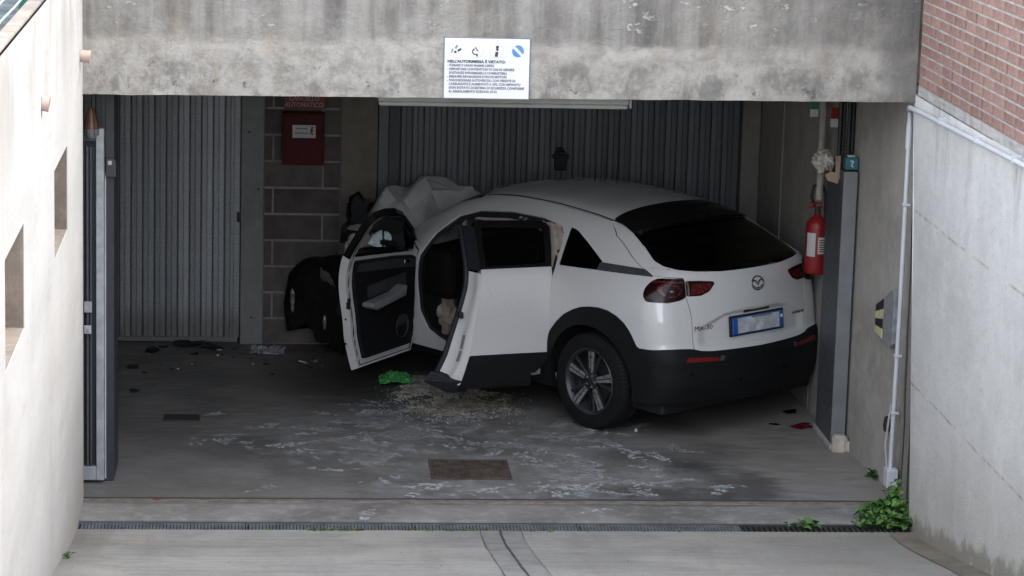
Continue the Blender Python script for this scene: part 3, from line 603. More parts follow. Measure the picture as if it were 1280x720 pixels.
cz = .298; cx = [.070, .193, .322, .455]
rg = B()
for x in cx[:3]: disc(rg, x, cz, .046, .0435)
rg.build('symbol_ring', 'label', S)
ic = B()
bar(ic, cx[0]-.010, cz-.014, cx[0]+.002, cz-.006, .013); bar(ic, cx[0]+.010, cz-.004, cx[0]+.032, cz+.010, .013)
ic.build('cigarette_symbol', 'ink', S)
ic = B(); bar(ic, cx[0]-.028, cz-.016, cx[0]-.02, cz+.01, .008); bar(ic, cx[0]-.004, cz+.012, cx[0]+.008, cz+.032, .012); ic.build('smoke_symbol', 'ink_grey', S)
ic = B(); pts = [(-.004, .028), (.006, .012), (.018, -.004), (.012, -.006), (-.004, .014)]
poly(ic, [(cx[1]+a, cz+c) for a, c in pts]); bar(ic, cx[1]-.022, cz-.004, cx[1]-.01, cz+.012, .008); bar(ic, cx[1]-.024, cz-.006, cx[1]-.012, cz-.022, .007); bar(ic, cx[1]-.014, cz-.022, cx[1]+.004, cz-.024, .006); bar(ic, cx[1]+.004, cz-.02, cx[1]+.01, cz-.036, .010)
ic.build('flame_symbol', 'ink', S)
ic = B(); disc(ic, cx[2]+.004, cz+.024, .010, 0, -.002, 14); bar(ic, cx[2], cz+.016, cx[2]+.008, cz+.002, .014); bar(ic, cx[2]+.002, cz-.006, cx[2]-.002, cz-.036, .018); ic.build('fuel_symbol', 'ink', S)
bl = B()
for sg in (1, -1):
    pts = []
    for k in range(15):
        a = math.radians(-45+ (90-78 if 0 else 0)) + sg*math.radians(14) + sg*math.radians(152)*k/14
        pts.append((cx[3]+.037*math.cos(a), cz+.037*math.sin(a)))
    poly(bl, pts)
bl.build('blue_symbol', 'blue', S)
bl = B(); disc(bl, cx[3], cz, .044, .0405); bl.build('symbol_ring', 'sign_white', S)
# red cabinet and red sign on block wall
t = thing('hydrant_cabinet', 'dark red wall cabinet with a small white label on the block wall', 'cabinet', (1.400, BK-.005, 1.462))
box('case', (-.165, -.13, 0), (.165, 0, .405), 'red_dark', t, .006); box('door', (-.15, -.138, .015), (.15, -.1305, .39), 'red_dark', t, .004)
lb = box('label_plate', (-.085, -.141, .215), (.095, -.1385, .315), 'label', t, 0)
q = B(); bar(q, -.06, .288, .03, .288, .012, -.1425); bar(q, -.07, .252, .04, .252, .010, -.1425); q.build('faded_print', 'ink_grey', t)
q = B(); disc(q, .068, .297, .008, 0, -.1425, 12); bar(q, .066, .29, .06, .262, .016, -.1425); bar(q, .056, .275, .08, .268, .008, -.1425); bar(q, .062, .262, .055, .24, .008, -.1425); bar(q, .062, .262, .076, .238, .008, -.1425); q.build('figure_symbol', 'ink', t)
t = thing('gate_sign', 'faded red sign lettered CANCELLO AUTOMATICO above the red cabinet', 'sign', (1.405, BK-.012, 1.884))
box('board', (-.155, -.004, 0), (.165, 0, .20), 'red_sign', t, .002)
for i, s in enumerate(('CANCELLO', 'AUTOMATICO')): text('lettering', s, .052, (0, -.006, .068-.050*i), RX, 'pale_ink', t, 'CENTER', .88, .001)
# conduit
t = thing('conduit', 'white plastic conduit running down the right wall corner to a junction box', 'pipe', (5.2, 0, 0))
pts = [(-.003, .13, .2), (.004, .13, 1.3), (.0, .13, 2.48), (-.004, .125, 2.54), (-.022, .08, 2.572), (-.03, .0, 2.578), (-.03, -.3, 2.588), (-.028, -2.67, 2.64), (-.028, -8, 2.76)]
B().tube(pts, .0155, 14).build('pipe', 'pipe_white', t, smooth=True)
B().tube([(0, .13, 2.30), (0, .13, 2.44), (-.001, .129, 2.47)], [.021, .021, .016], 14).build('coupling', 'pipe_white', t, smooth=True)
for z in (1.93, .94, .56): box('clip', (-.020, .110, z), (.03, .150, z+.016), 'grey_box', t, .003).data.materials[0] = MT['pipe_white']
for y in (-.85, -1.75, -2.6): box('clip', (-.047, y, 2.574+(.02*-y)), (.01, y+.02, 2.616+(.02*-y)), 'pipe_white', t, .003)
box('junction_box', (-.035, .075, .075), (.04, .185, .20), 'pipe_white', t, .008); box('gland', (-.012, .115, .045), (.016, .145, .0745), 'black', t, .006)
B().tube([(-.02, .16, .2), (-.028, .2, .34), (-.02, .18, .5), (-.012, .16, .62)], .008, 8).build('cable', 'cable', t, smooth=True)
t = thing('cable_hook', 'small black hook holding the cable beside the white conduit', 'hook', (5.205, .33, .44)); B().lathe([(.0, -.06), (.022, -.04), (.028, 0), (.02, .05), (0, .06)], 12, 'z').build('hook', 'black', t, smooth=True)
# hazard plate
t = thing('bumper_plate', 'grey rubber bumper plate with black and yellow stripes on the right wall', 'bumper', (5.192, 0, 0))
hp = [(.80, 1.155), (.56, 1.245), (.34, 1.345), (.27, 1.33), (.27, .99), (.33, .955), (.52, .955), (.78, .955)]
B().prism([(0, y, z) for y, z in hp], (.05, 0, 0)).build('plate', 'bumper_grey', t, .004)
sa = [(.785, 1.14), (.57, 1.222)]; sc_ = [(.785, .965), (.57, .965)]
L0, L1 = (.79, 1.150, .97), (.565, 1.235, .965)
n = 4
for i in range(n):
    def at(k): 
        f = k/n; return (L0[0], L0[1]+(L0[2]-L0[1])*f), (L1[0], L1[1]+(L1[2]-L1[1])*f)
    (a, b1), (c, d1) = at(i), at(i+1); dz = .03
    B().prism([(-.004, a[0], a[1]-dz*0), (-.004, b1[0], b1[1]+.03*0), (-.004, d1[0], d1[1]), (-.004, c[0], c[1])], (.0038, 0, 0)).build('stripe', 'black' if i % 2 == 0 else 'yellow', t)
# gate housing on the right
t = thing('gate_housing', 'tall grey steel gate housing standing by the right wall', 'gate post', (5.09, 1.37, 0))
B().box((-.045, .004, .04), (.05, .56, 1.955)).build('casing', 'steel_grey', t, .004).data.materials[0] = M('dark_blue_grey_painted_steel', (.088, .096, .105), .5, .2, .1, 4, .1)
box('front_flange', (-.044, -.006, .05), (.052, .0035, 1.952), 'galv_light', t, .002).data.materials[0] = MT['steel_grey']
B().box((-.06, -.03, -.0), (.06, .58, .045)).build('mortar_foot', 'mortar', t, .01)
b = B()
for k in range(14): b.box((-.05+random.uniform(0, .08), -.05-random.uniform(0, .03), 0), (-.02+random.uniform(0, .1), -.0305, random.uniform(.03, .12)))
b.build('mortar_crumb', 'rag', t, .006, kind='stuff')
t = thing('hose_bundle', 'black ribbed hose stack rising from the gate housing to the ceiling', 'hose', (5.085, 1.55, 1.96))
for (dx, dy) in ((-.045, 0), (-.015, .02), (.018, 0), (.048, .02)):
    b = B().lathe([(.017-.004*(k % 2), .02+.012*k) for k in range(55)], 12, 'z', (dx, dy, 0)); b.build('hose', 'hose', t, smooth=True)
box('clamp', (-.07, -.02, .03), (.075, .045, .05), 'dark_box', t, .003)
t = thing('teal_box', 'small teal box with a white squiggle on top of the gate housing', 'box', (5.105, 1.40, 1.96))
box('box', (-.045, 0, 0), (.045, .075, .085), 'teal', t, .006); box('cap', (-.03, .012, .086), (.025, .06, .098), 'label', t, .006)
q = B(); bar(q, -.012, .062, .012, .060, .012, -.003); bar(q, .010, .058, -.004, .036, .011, -.003); bar(q, -.004, .036, .008, .020, .011, -.003); q.build('white_mark', 'label', t)
def crumple(name, mat, cx, cy, cz, sx, sy, sz, seed, lab, cat, nu=26, parent=None, group=None):
    b = B()
    def fn(u, v):
        a = 2*math.pi*u; ph = math.pi*v; x, y, z = math.cos(a)*math.sin(ph), math.sin(a)*math.sin(ph), math.cos(ph)
        k = 1+.42*nz(x*2.2+seed, y*2.2, z*2.2)+.30*nz(x*5+seed, y*5, z*5)+.15*nz(x*11, y*11+seed, z*11)
        return (sx*x*k, sy*y*k, sz*z*k)
    o = b.grid(fn, nu, nu//2+4).build(name, mat, parent, smooth=True); o.location = (cx, cy, cz)
    return tag(o, lab, cat, group) if lab else o
crumple('rag', 'rag', 4.945, 1.60, 1.99, .07, .09, .075, 3, 'dirty cream rag hung over the edge of the gate housing', 'rag')
t = thing('cardboard_piece', 'torn brown cardboard flap propped on the gate housing', 'cardboard', (5.0, 1.50, 1.85))
B().prism([(-.06, 0, .06), (-.04, 0, .02), (.03, -.01, .0), (.045, 0, .04), (.05, .02, .19), (.01, .01, .19), (.012, 0, .075), (-.02, 0, .085)], (.004, .012, 0)).build('flap', 'card', t)
# services on the wall behind the housing
t = thing('wall_pipe', 'grey vertical pipe on the right wall behind the gate housing', 'pipe', (5.045, 2.2, 0)); B().tube([(0, 0, 1.62), (0, 0, 2.66)], .026, 12).build('pipe', 'inner', t, smooth=True)
t = thing('exit_sign', 'small green and white sign high on the right wall', 'sign', (5.02, 2.3, 2.2), (0, 0, .08)); box('board', (-.05, 0, 0), (.01, .006, .13), 'label', t, .002); box('green_field', (-.05, -.002, .055), (.01, -.0003, .13), 'green_sign', t, 0)
t = thing('extinguisher_sign', 'small red and white sign beside the black hose stack', 'sign', (5.095, 2.0, 2.17), (0, 0, .05)); box('board', (-.035, 0, 0), (.03, .006, .14), 'label', t, .002); box('red_field', (-.035, -.002, .06), (.03, -.0003, .14), 'red', t, 0)
t = thing('yellow_tag', 'dull yellow tag hanging by the top of the black hoses', 'tag', (5.09, 1.46, 2.44)); B().prism([(-.03, 0, 0), (.0, 0, -.015), (.05, 0, .06), (.02, 0, .12), (-.02, 0, .12)], (0, .01, 0)).build('tag', 'yellow', t)
# fire extinguisher
t = thing('fire_extinguisher', 'red fire extinguisher with white label hung behind the gate housing', 'fire extinguisher', (5.04, 2.2, 1.09))
B().lathe([(0, 0), (.07, .002), (.078, .015), (.08, .03), (.08, .34), (.074, .37), (.05, .40), (.028, .415), (.022, .43), (0, .43)], 28, 'z').build('cylinder', 'red', t, smooth=True)
B().lathe([(.0805, .13), (.0805, .30)], 12, 'z', (0, 0, 0), math.radians(205), math.radians(255)).build('label_plate', 'label', t)
B().lathe([(.0808, .15), (.0808, .27)], 14, 'z', (0, 0, 0), math.radians(268), math.radians(320)).build('label_plate', 'label', t)
q = B()
for k in range(6): q.lathe([(.0812, .165+.016*k), (.0812, .172+.016*k)], 8, 'z', (0, 0, 0), math.radians(274), math.radians(306+8*(k % 2)))
q.build('faded_print', 'red_dark', t)
B().lathe([(0, .43), (.02, .43), (.022, .46), (.015, .48), (0, .485)], 16, 'z').build('valve', 'dark_metal', t, smooth=True)
b = B(); b.box((-.07, -.012, .47), (.03, .012, .482)); b.box((-.065, -.012, .50), (.03, .012, .51)); b.build('handle', 'red', t, .004)
B().tube([(-.02, 0, .475), (-.05, 0, .55), (-.035, 0, .63), (.02, 0, .645), (.05, 0, .58), (.055, 0, .45), (.075, .0, .30)], .011, 10).build('hose', 'black', t, smooth=True)
# left gate frame
t = thing('folded_gate', 'narrow galvanised gate frame folded against the left end of the opening', 'gate', (0.0, .40, 0))
box('stile', (.055, -.02, .02), (.106, .03, 2.31), 'galv_light', t, .004)
box('bottom_bar', (-.03, -.02, .02), (.0548, .03, .11), 'galv_light', t, .004)
box('inner_panel', (-.03, .032, .02), (.104, .05, 2.28), 'steel_dark', t, .002)
for x in (.0, .022): box('slat', (x-.006, -.012, .111), (x+.008, .031, 2.2), 'galv_dark', t, .002)
box('hinge_lug', (-.02, -.04, 1.13), (.03, -.021, 1.2), 'galv_light', t, .003)
box('top_bar', (-.03, -.02, 2.23), (.0548, .03, 2.30), 'galv_dark', t, .004)
t = thing('gate_column', 'dark steel column with a thin white edge beside the gate frame', 'gate post', (.138, .47, 0))
box('column', (-.028, -.03, 0), (.028, .45, 2.62), 'steel_dark', t, .004); box('white_edge', (-.030, -.038, .02), (-.0225, -.0305, 2.02), 'silver_tape', t, 0)
t = thing('photocell', 'dark photocell box with a small white square near the gate frame top', 'sensor', (.142, .40, 2.0))
B().prism([(-.026, 0, 0), (.040, 0, 0), (.040, 0, .10), (.02, 0, .118), (-.026, 0, .122)], (0, .036, 0)).build('case', 'dark_box', t, .004); box('white_square', (-.012, -.003, .078), (.012, -.0003, .104), 'label', t, 0)
t = thing('key_switch', 'small white latch plate on the gate frame edge', 'latch', (.0, .372, .99)); box('plate', (-.02, -.012, 0), (.026, 0, .055), 'label', t, .004); box('knob', (.0, -.028, .018), (.014, -.0125, .036), 'galv_light', t, .003)
# orange beacon
t = thing('warning_beacon', 'faded orange warning beacon hanging under the left end of the beam', 'beacon', (.030, .33, 2.28)); t.scale = (.86, .86, .86)
B().lathe([(.012, .20), (.022, .185), (.034, .13), (.05, .06), (.052, .045), (0, .045)], 20, 'z').build('lens', 'orange', t, smooth=True)
B().lathe([(0, -.03), (.03, -.025), (.05, 0), (.052, .044), (0, .0445)], 20, 'z').build('base', 'grey_box', t, smooth=True)
B().tube([(0, 0, .20), (.002, .004, .28), (.0, .01, .34)], .004, 6).build('hanger', 'black', t)
for k in range(6):
    a = k*1.047; B().tube([(.02*math.cos(a), .02*math.sin(a), .195), (.056*math.cos(a), .056*math.sin(a), .05), (.054*math.cos(a), .054*math.sin(a), -.01)], .0022, 5).build('guard_wire', 'dark_metal', t)
# floor grates
def grate(name, label, x0, x1, y0, y1, nx, ny):
    t = thing(name, label, 'grate', ((x0+x1)/2, (y0+y1)/2, 0)); hx, hy = (x1-x0)/2, (y1-y0)/2
    box('pit', (-hx+.01, -hy+.01, .0005), (hx-.01, hy-.01, .0025), 'pit', t, 0)  # flat black sheet, its colour stands in for the shaded depth under the bars
    b = B(); f = .022
    b.box((-hx, -hy, .0), (hx, -hy+f, .012)); b.box((-hx, hy-f, .0), (hx, hy, .012)); b.box((-hx, -hy+f, 0), (-hx+f, hy-f, .0115)); b.box((hx-f, -hy+f, 0), (hx, hy-f, .0115))
    fr = b.build('frame', 'rust', t, .002)
    b = B()
    for i in range(nx): x = -hx+f+(2*hx-2*f)*(i+.5)/nx; b.box((x-.006, -hy+f, .002), (x+.006, hy-f, .010))
    for j in range(ny): y = -hy+f+(2*hy-2*f)*(j+.5)/ny; b.box((-hx+f, y-.006, .003), (hx-f, y+.006, .0095))
    b.build('grate_bar', 'rust', t, kind='stuff')
grate('floor_grate', 'rusty square floor grate set in the middle of the garage floor', 2.232, 2.765, .52, 1.0, 17, 13)
t = thing('floor_plate', 'small dark rusty rectangular cover in the floor on the left', 'cover', (.545, 2.14, 0)); box('plate', (-.12, -.085, 0), (.12, .085, .010), 'rust', t, .003).data.materials[0] = M('dark_rusty_plate', (.035, .026, .022), .85); box('lip', (-.13, -.095, 0), (.13, .095, .006), 'crack', t, .002)
# ================================================================== CAR
CX, CY, CH = 4.096, 2.453, math.radians(128.24)
CAR = thing('car', 'white crashed five door car with both left doors hanging open', 'car', (CX, CY, 0), (0, 0, CH))
def curve(xs, ys, sig=0.):
    t = np.linspace(xs[0]-.5, xs[-1]+.5, 3000); v = np.interp(t, xs, ys)
    s0 = (ys[1]-ys[0])/(xs[1]-xs[0]); s1 = (ys[-1]-ys[-2])/(xs[-1]-xs[-2])
    v = np.where(t < xs[0], ys[0]+(t-xs[0])*s0, v); v = np.where(t > xs[-1], ys[-1]+(t-xs[-1])*s1, v)
    if sig:
        w = int(3*sig/(t[1]-t[0])); k = np.exp(-.5*(np.arange(-w, w+1)*(t[1]-t[0])/sig)**2); k /= k.sum()
        v = np.convolve(np.pad(v, w, 'edge'), k, 'valid')
    return lambda x: np.interp(x, t, v)
HW = curve([.1, .25, .45, .62, .76, .86, .96, 1.05, 1.12, 1.25, 1.375, 1.50, 1.62], [.80, .85, .876, .888, .893, .893, .884, .862, .832, .750, .668, .585, .50], .03)
TL_ = curve([-.95, -.75, -.5, -.3, 0, 1.6, 2.2, 2.7], [.17, .095, .03, .008, 0, 0, .012, .06], .10)
TU_ = curve([-.95, -.5, -.2, .2, .8, 1.5, 2.2, 2.7], [.22, .11, .05, .015, 0, .005, .02, .05], .10)
ZR = curve([-.9, -.5, -.27, 0, .3, .7, 1.1, 1.4, 1.7, 2.0, 2.35, 2.6, 2.8], [1.27, 1.405, 1.462, 1.515, 1.548, 1.566, 1.560, 1.527, 1.452, 1.31, 1.10, 1.01, .96], .07)
GR = curve([.1, .2, .3, .42, .6, .66, .70, .85, 1.0, 1.10, 1.18, 1.225, 1.30, 1.43, 1.50, 1.6], [-.58, -.70, -.79, -.83, -.83, -.815, -.795, -.785, -.765, -.748, -.722, -.685, -.53, -.26, -.10, .2], .012)
GA = curve([.1, .65, 1.0, 1.2, 1.45], [.13, .12, .15, .15, .09], .05)
def smax(a, b, k):
    h = np.maximum(k-np.abs(a-b), 0)/k; return np.maximum(a, b)+h*h*k*.25
def CF(p):
    x, y, z = p[..., 0], np.abs(p[..., 1]), p[..., 2]
    up = np.clip((z-1.0)/.35, 0, 1); up = up*up*(3-2*up)
    hw = HW(z)*(1-TL_(x)*(1-up)-TU_(x)*up)
    # rear haunch swelling over the wheel
    hw = hw+.014*np.exp(-((x-.02)/.33)**2-((z-.80)/.20)**2)
    # scooped body side between the wheels
    hw = hw-.012*np.exp(-((x-1.15)/.55)**2-((z-.62)/.14)**2)
    fs = (y-hw)*np.where(z > 1.1, .86, 1.)
    ft = (z-(ZR(x)-.052*(y/.55)**2-.03*(y/.62)**6))*.95
    slope = np.where(z > 1.21, .45, 1.)
    # hatch: plate recess
    g = GR(z)+GA(z)*(y/.75)**2
    wz = np.interp(z, [.60, .81, .905], [.56, .56, .31]); rec = np.clip((wz-y)/.10, 0, 1)*np.clip((.915-z)/.035, 0, 1)*np.clip((z-.668)/.03, 0, 1); rec = rec*rec*(3-2*rec); g = g+.020*rec
    fr = (g-x)*slope
    f = smax(fs, fr, .13); f = smax(f, ft, .09)
    return smax(np.maximum(f, x-2.62), .19-z, .05)
def extract(h=.0185):
    lo = np.array([-.98, -.99, .12]); hi = np.array([2.7, .99, 1.66]); n = np.ceil((hi-lo)/h).astype(int)+1
    ax = [lo[i]+h*np.arange(n[i]) for i in range(3)]
    G = np.stack(np.meshgrid(*ax, indexing='ij'), -1); F = CF(G); S = F < 0
    c = np.zeros(np.array(S.shape)-1, int); cnt = 0
    for i in (0, 1):
        for j in (0, 1):
            for k in (0, 1): c += S[i:S.shape[0]-1+i, j:S.shape[1]-1+j, k:S.shape[2]-1+k]
    act = (c > 0) & (c < 8); idx = -np.ones(act.shape, int); q = np.argwhere(act); idx[act] = np.arange(len(q))
    V = lo+h*(q+.5)
    def grad(P):
        e = 1e-3; g = np.stack([(CF(P+e*np.eye(3)[i])-CF(P-e*np.eye(3)[i]))/(2*e) for i in range(3)], -1); return g
    for _ in range(6):
        g = grad(V); st = (CF(V)/np.maximum((g*g).sum(-1), .05))[:, None]*g
        V = V-np.clip(st, -h, h)
    N = grad(V); N /= np.linalg.norm(N, axis=1)[:, None]+1e-9
    T = []
    for a in range(3):
        b_, c_ = (a+1) % 3, (a+2) % 3
        sl0 = [slice(None)]*3; sl1 = [slice(None)]*3; sl0[a] = slice(0, -1); sl1[a] = slice(1, None)
        s0 = S[tuple(sl0)]; s1 = S[tuple(sl1)]; ch = np.argwhere(s0 != s1)
        ch = ch[(ch[:, b_] > 0) & (ch[:, c_] > 0) & (ch[:, b_] < S.shape[b_]-1) & (ch[:, c_] < S.shape[c_]-1)]
        fl = s0[tuple(ch.T)]
        def cell(db, dc):
            k = ch.copy(); k[:, b_] -= db; k[:, c_] -= dc; return idx[tuple(k.T)]
        q = np.stack([cell(1, 1), cell(0, 1), cell(0, 0), cell(1, 0)], 1); q[~fl] = q[~fl][:, ::-1]; T += [q[:, [0, 1, 2]], q[:, [0, 2, 3]]]
    return Surf(V, N, np.concatenate(T))
class Surf:
    def __init__(s, V, N, T): s.V, s.N, s.T = V, N, T
    def clip(s, fld):
        """keep the part where fld(V) > 0"""
        f = fld(s.V); f = np.where(np.abs(f) < 1e-7, 1e-7, f); ins = f > 0; k = ins[s.T].sum(1)
        keep = [s.T[k == 3]]; V = list(); Nn = list(); cache = {}; base = len(s.V); new = []
        def cut(a, b):
            key = (a, b) if a < b else (b, a)
            if key not in cache:
                a, b = key; t = f[a]/(f[a]-f[b]); V.append(s.V[a]+t*(s.V[b]-s.V[a])); n = s.N[a]+t*(s.N[b]-s.N[a]); Nn.append(n/(np.linalg.norm(n)+1e-9)); cache[key] = base+len(V)-1
            return cache[key]
        for t in s.T[(k == 1) | (k == 2)].tolist():
            i = [bool(ins[x]) for x in t]
            if sum(i) == 1:
                j = i.index(True); a, b, c = t[j], t[(j+1) % 3], t[(j+2) % 3]; new.append((a, cut(a, b), cut(a, c)))
            else:
                j = i.index(False); a, b, c = t[j], t[(j+1) % 3], t[(j+2) % 3]; ab, ac = cut(a, b), cut(a, c); new += [(ab, b, c), (ab, c, ac)]
        T = np.concatenate(keep+([np.array(new)] if new else []))
        VV = np.concatenate([s.V, np.array(V).reshape(-1, 3)]); NN = np.concatenate([s.N, np.array(Nn).reshape(-1, 3)])
        u, inv = np.unique(T, return_inverse=True); return Surf(VV[u], NN[u], inv.reshape(-1, 3))
    def off(s, d): return Surf(s.V+s.N*(d(s.V)[:, None] if callable(d) else d), s.N, s.T)
    def flip(s): return Surf(s.V, -s.N, s.T[:, ::-1])
    def rim(s, d, keep=None):
        """skirt of depth d turned inwards along every open edge"""
        e = np.concatenate([s.T[:, [0, 1]], s.T[:, [1, 2]], s.T[:, [2, 0]]]); key = np.sort(e, 1)
        u, i, c = np.unique(key, axis=0, return_index=True, return_counts=True); e = e[i[c == 1]]
        if keep is not None: e = e[keep(s.V[e].mean(1))]
        if not len(e): return s
        a, b = s.V[e[:, 0]], s.V[e[:, 1]]; a2, b2 = a-d*s.N[e[:, 0]], b-d*s.N[e[:, 1]]
        n = np.cross(b-a, s.N[e[:, 0]]); n /= np.linalg.norm(n, axis=1)[:, None]+1e-9
        m = len(e); base = len(s.V); r = np.arange(m)
        T = np.concatenate([np.stack([base+r, base+2*m+r, base+m+r], 1), np.stack([base+m+r, base+2*m+r, base+3*m+r], 1)])
        return Surf(np.concatenate([s.V, a, b, a2, b2]), np.concatenate([s.N, n, n, n, n]), np.concatenate([s.T, T]))
    def build(s, name, mat, parent, org=None):
        V = s.V-np.array(org) if org is not None else s.V
        me = bpy.data.meshes.new(name); me.from_pydata(V.tolist(), [], s.T.tolist()); me.update()
        me.polygons.foreach_set('use_smooth', [True]*len(me.polygons)); me.normals_split_custom_set_from_vertices(s.N.tolist())
        return link(name, me, mat, parent)
def join(*ss):
    V, N, T, n = [], [], [], 0
    for s in ss: V.append(s.V); N.append(s.N); T.append(s.T+n); n += len(s.V)
    return Surf(np.concatenate(V), np.concatenate(N), np.concatenate(T))
def sdp(poly, r=0.):
    """signed distance to a polygon, positive inside, corners rounded by r"""
    P = np.array(poly, float); Q = np.roll(P, -1, 0)
    def fn(a, b):
        p = np.stack([a, b], -1); d = np.full(len(p), 1e9); ins = np.zeros(len(p), bool)
        for u, v in zip(P, Q):
            e = v-u; w = p-u; t = np.clip((w@e)/(e@e), 0, 1); d = np.minimum(d, np.linalg.norm(w-t[:, None]*e, axis=1))
            cnd = ((u[1] > p[:, 1]) != (v[1] > p[:, 1])) & (p[:, 0] < (v[0]-u[0])*(p[:, 1]-u[1])/(v[1]-u[1]+1e-12)+u[0]); ins ^= cnd
        return np.where(ins, d, -d)
    return fn
def side(poly, s=1):                                    # field for left (+1), right (-1) or both (0) body sides
    f = sdp(poly); g = lambda V: f(V[:, 0], V[:, 2])
    return (lambda V: np.minimum(g(V), s*V[:, 1]-.2)) if s else (lambda V: np.minimum(g(V), np.abs(V[:, 1])-.2))
def rear(poly):                                          # field over the tail seen from behind: polygon in (|y|, z)
    f = sdp(poly); return lambda V: np.minimum(f(np.abs(V[:, 1]), V[:, 2]), .25-V[:, 0])
neg = lambda f, g=0.: (lambda V: -f(V)-g)
sub = lambda f, g: (lambda V: f(V)-g)
SH = extract()
# regions -------------------------------------------------------------
FRONT_OP = [(1.065, .335), (1.80, .335), (1.90, .40), (1.955, .62), (1.975, .90), (1.93, 1.04), (1.62, 1.235), (1.42, 1.325), (1.25, 1.365), (.935, 1.385), (.945, 1.07), (1.02, .5)]
REAR_OP = [(.445, .42), (.52, .335), (1.065, .335), (1.02, .5), (.945, 1.07), (.935, 1.385), (.744, 1.385), (.53, 1.36), (.485, 1.32), (.455, 1.25), (.415, 1.10), (.405, .80), (.425, .50)]
OPEN = [(.445, .42), (.52, .335), (1.45, .345), (1.62, .375), (1.74, .42), (1.835, .55), (1.860, .80), (1.856, .97), (1.758, 1.148), (1.60, 1.290), (1.415, 1.352), (1.084, 1.388), (.744, 1.390), (.53, 1.362), (.485, 1.32), (.455, 1.25), (.415, 1.10), (.405, .80), (.425, .50)]
QUART = [(.446, 1.372), (.390, 1.118), (.032, 1.138), (.005, 1.155), (.012, 1.194), (.22, 1.292), (.36, 1.352)]
BELT = [(.03, 1.19), (.03, 1.138), (-.477, 1.161), (-.369, 1.199)]
DLO_R = [(.03, 1.13), (1.85, 1.08), (1.60, 1.22), (1.3, 1.34), (.6, 1.35), (.35, 1.35)]
CLAD = [(2.7, .0), (2.7, .275), (.60, .275), (.52, .30), (.505, .408), (.485, .49), (.447, .567), (.40, .65), (.333, .723), (.255, .79), (.166, .839), (.08, .872), (-.006, .889), (-.09, .896), (-.181, .889), (-.262, .865), (-.334, .825), (-.385, .775), (-.421, .72), (-.446, .68), (-.470, .665), (-.49, .662), (-.49, 0)]
f_clad_side = side(CLAD, 0)
bt = curve([0, .45, .54, .59, .70, .79, .9], [.643, .648, .657, .674, .680, .678, .660], .012)
def f_clad(V):
    rearw = np.minimum(bt(np.abs(V[:, 1]))-V[:, 2], -.45-V[:, 0])
    return np.maximum(f_clad_side(V), rearw)
ARCH = lambda V: np.minimum(.405-np.hypot(V[:, 0], V[:, 2]-.35), np.abs(V[:, 1])-.35)
UNDER = lambda V: V[:, 2]-np.where(V[:, 0] < -.3, .278, .235)
wall_f = lambda V: (BK-.03)-(CY+math.sin(CH)*V[:, 0]+math.cos(CH)*V[:, 1])
FRONTCUT = lambda V: np.minimum(np.where(V[:, 2] > 1.02, 2.42, 2.02)-V[:, 0], wall_f(V))
WSC = lambda V: np.minimum(np.minimum(V[:, 0]-1.50, sdp([(-.66, 1.06), (.66, 1.06), (.56, 1.455), (-.56, 1.455)])(V[:, 1], V[:, 2])), V[:, 2]-1.06)
# rear glass / spoiler / hatch / lamps, in (|y|, z) seen from behind
GLASS = [(-.1, 1.185), (.30, 1.186), (.50, 1.198), (.62, 1.212), (.662, 1.226), (.667, 1.25), (.637, 1.302), (.592, 1.378), (.575, 1.398), (.431, 1.428), (.2, 1.440), (-.1, 1.442)]
LAMP_O = [(.615, 1.03), (.655, 1.012), (.742, .998), (.83, 1.0), (.95, 1.02), (.95, 1.14), (.78, 1.145), (.718, 1.158), (.615, 1.156)]
LAMP_I = [(.372, 1.122), (.43, 1.06), (.50, 1.035), (.606, 1.036), (.606, 1.140), (.5, 1.135)]
HATCH = [(-.1, .55), (.585, .55), (.588, .70), (.585, .9), (.610, 1.02), (.612, 1.160), (.752, 1.168), (.709, 1.252), (.639, 1.368), (.602, 1.411), (.56, 1.45), (.5, 1.6), (-.1, 1.6)]
f_glass, f_lo, f_li, f_hatch = rear(GLASS), rear(LAMP_O), rear(LAMP_I), rear(HATCH)
f_lo_ = lambda V: np.minimum(np.minimum(f_lo(V), -.44-V[:, 0]), .084-np.hypot(np.maximum(0, V[:, 0]+.54), V[:, 2]-1.072))
f_spo = lambda V: np.minimum(np.minimum(.128-V[:, 0], V[:, 2]-1.33), np.minimum(.548+.62*np.clip(1.45-V[:, 2], -.2, .2)-np.abs(V[:, 1]), -f_glass(V)-.001))
shell = SH.clip(UNDER).clip(FRONTCUT)
# body paint: everything minus openings
bd = shell.clip(neg(f_clad, .002)).clip(neg(side(OPEN, 1))).clip(neg(ARCH))
for f in (side(QUART, 0), side(BELT, 0), f_glass, f_lo_, f_li, f_spo, side(DLO_R, -1), WSC): bd = bd.clip(neg(f, .0012))
def nx_(V):
    e = 2e-3; g = np.stack([CF(V+e*np.eye(3)[i])-CF(V-e*np.eye(3)[i]) for i in range(3)], -1); return np.clip(np.abs(g[:, 0])/(np.linalg.norm(g, axis=1)+1e-9)*1.25, .16, 1)
def HC(V):                                               # gap width measured along the surface, not in projection
    f = np.minimum(f_hatch(V), .11-V[:, 0]); return np.where(np.abs(f) < .03, f/nx_(V), f)
roof_f = lambda V: np.minimum(np.minimum(V[:, 2]-1.38, (.545-.02*np.clip(V[:, 0]-1, -1, 1))-np.abs(V[:, 1])), np.minimum(V[:, 0]-.128, 1.58-V[:, 0]))
hatch = bd.clip(sub(HC, .003)); rest = bd.clip(neg(HC, .003))
roof = rest.clip(sub(roof_f, .005)); rest = rest.clip(neg(roof_f, .005))
rest.rim(.03).build('body', 'paint', CAR)
hatch.rim(.02).build('tailgate', 'paint', CAR); ROOF = roof.rim(.012).build('roof', 'paint', CAR)
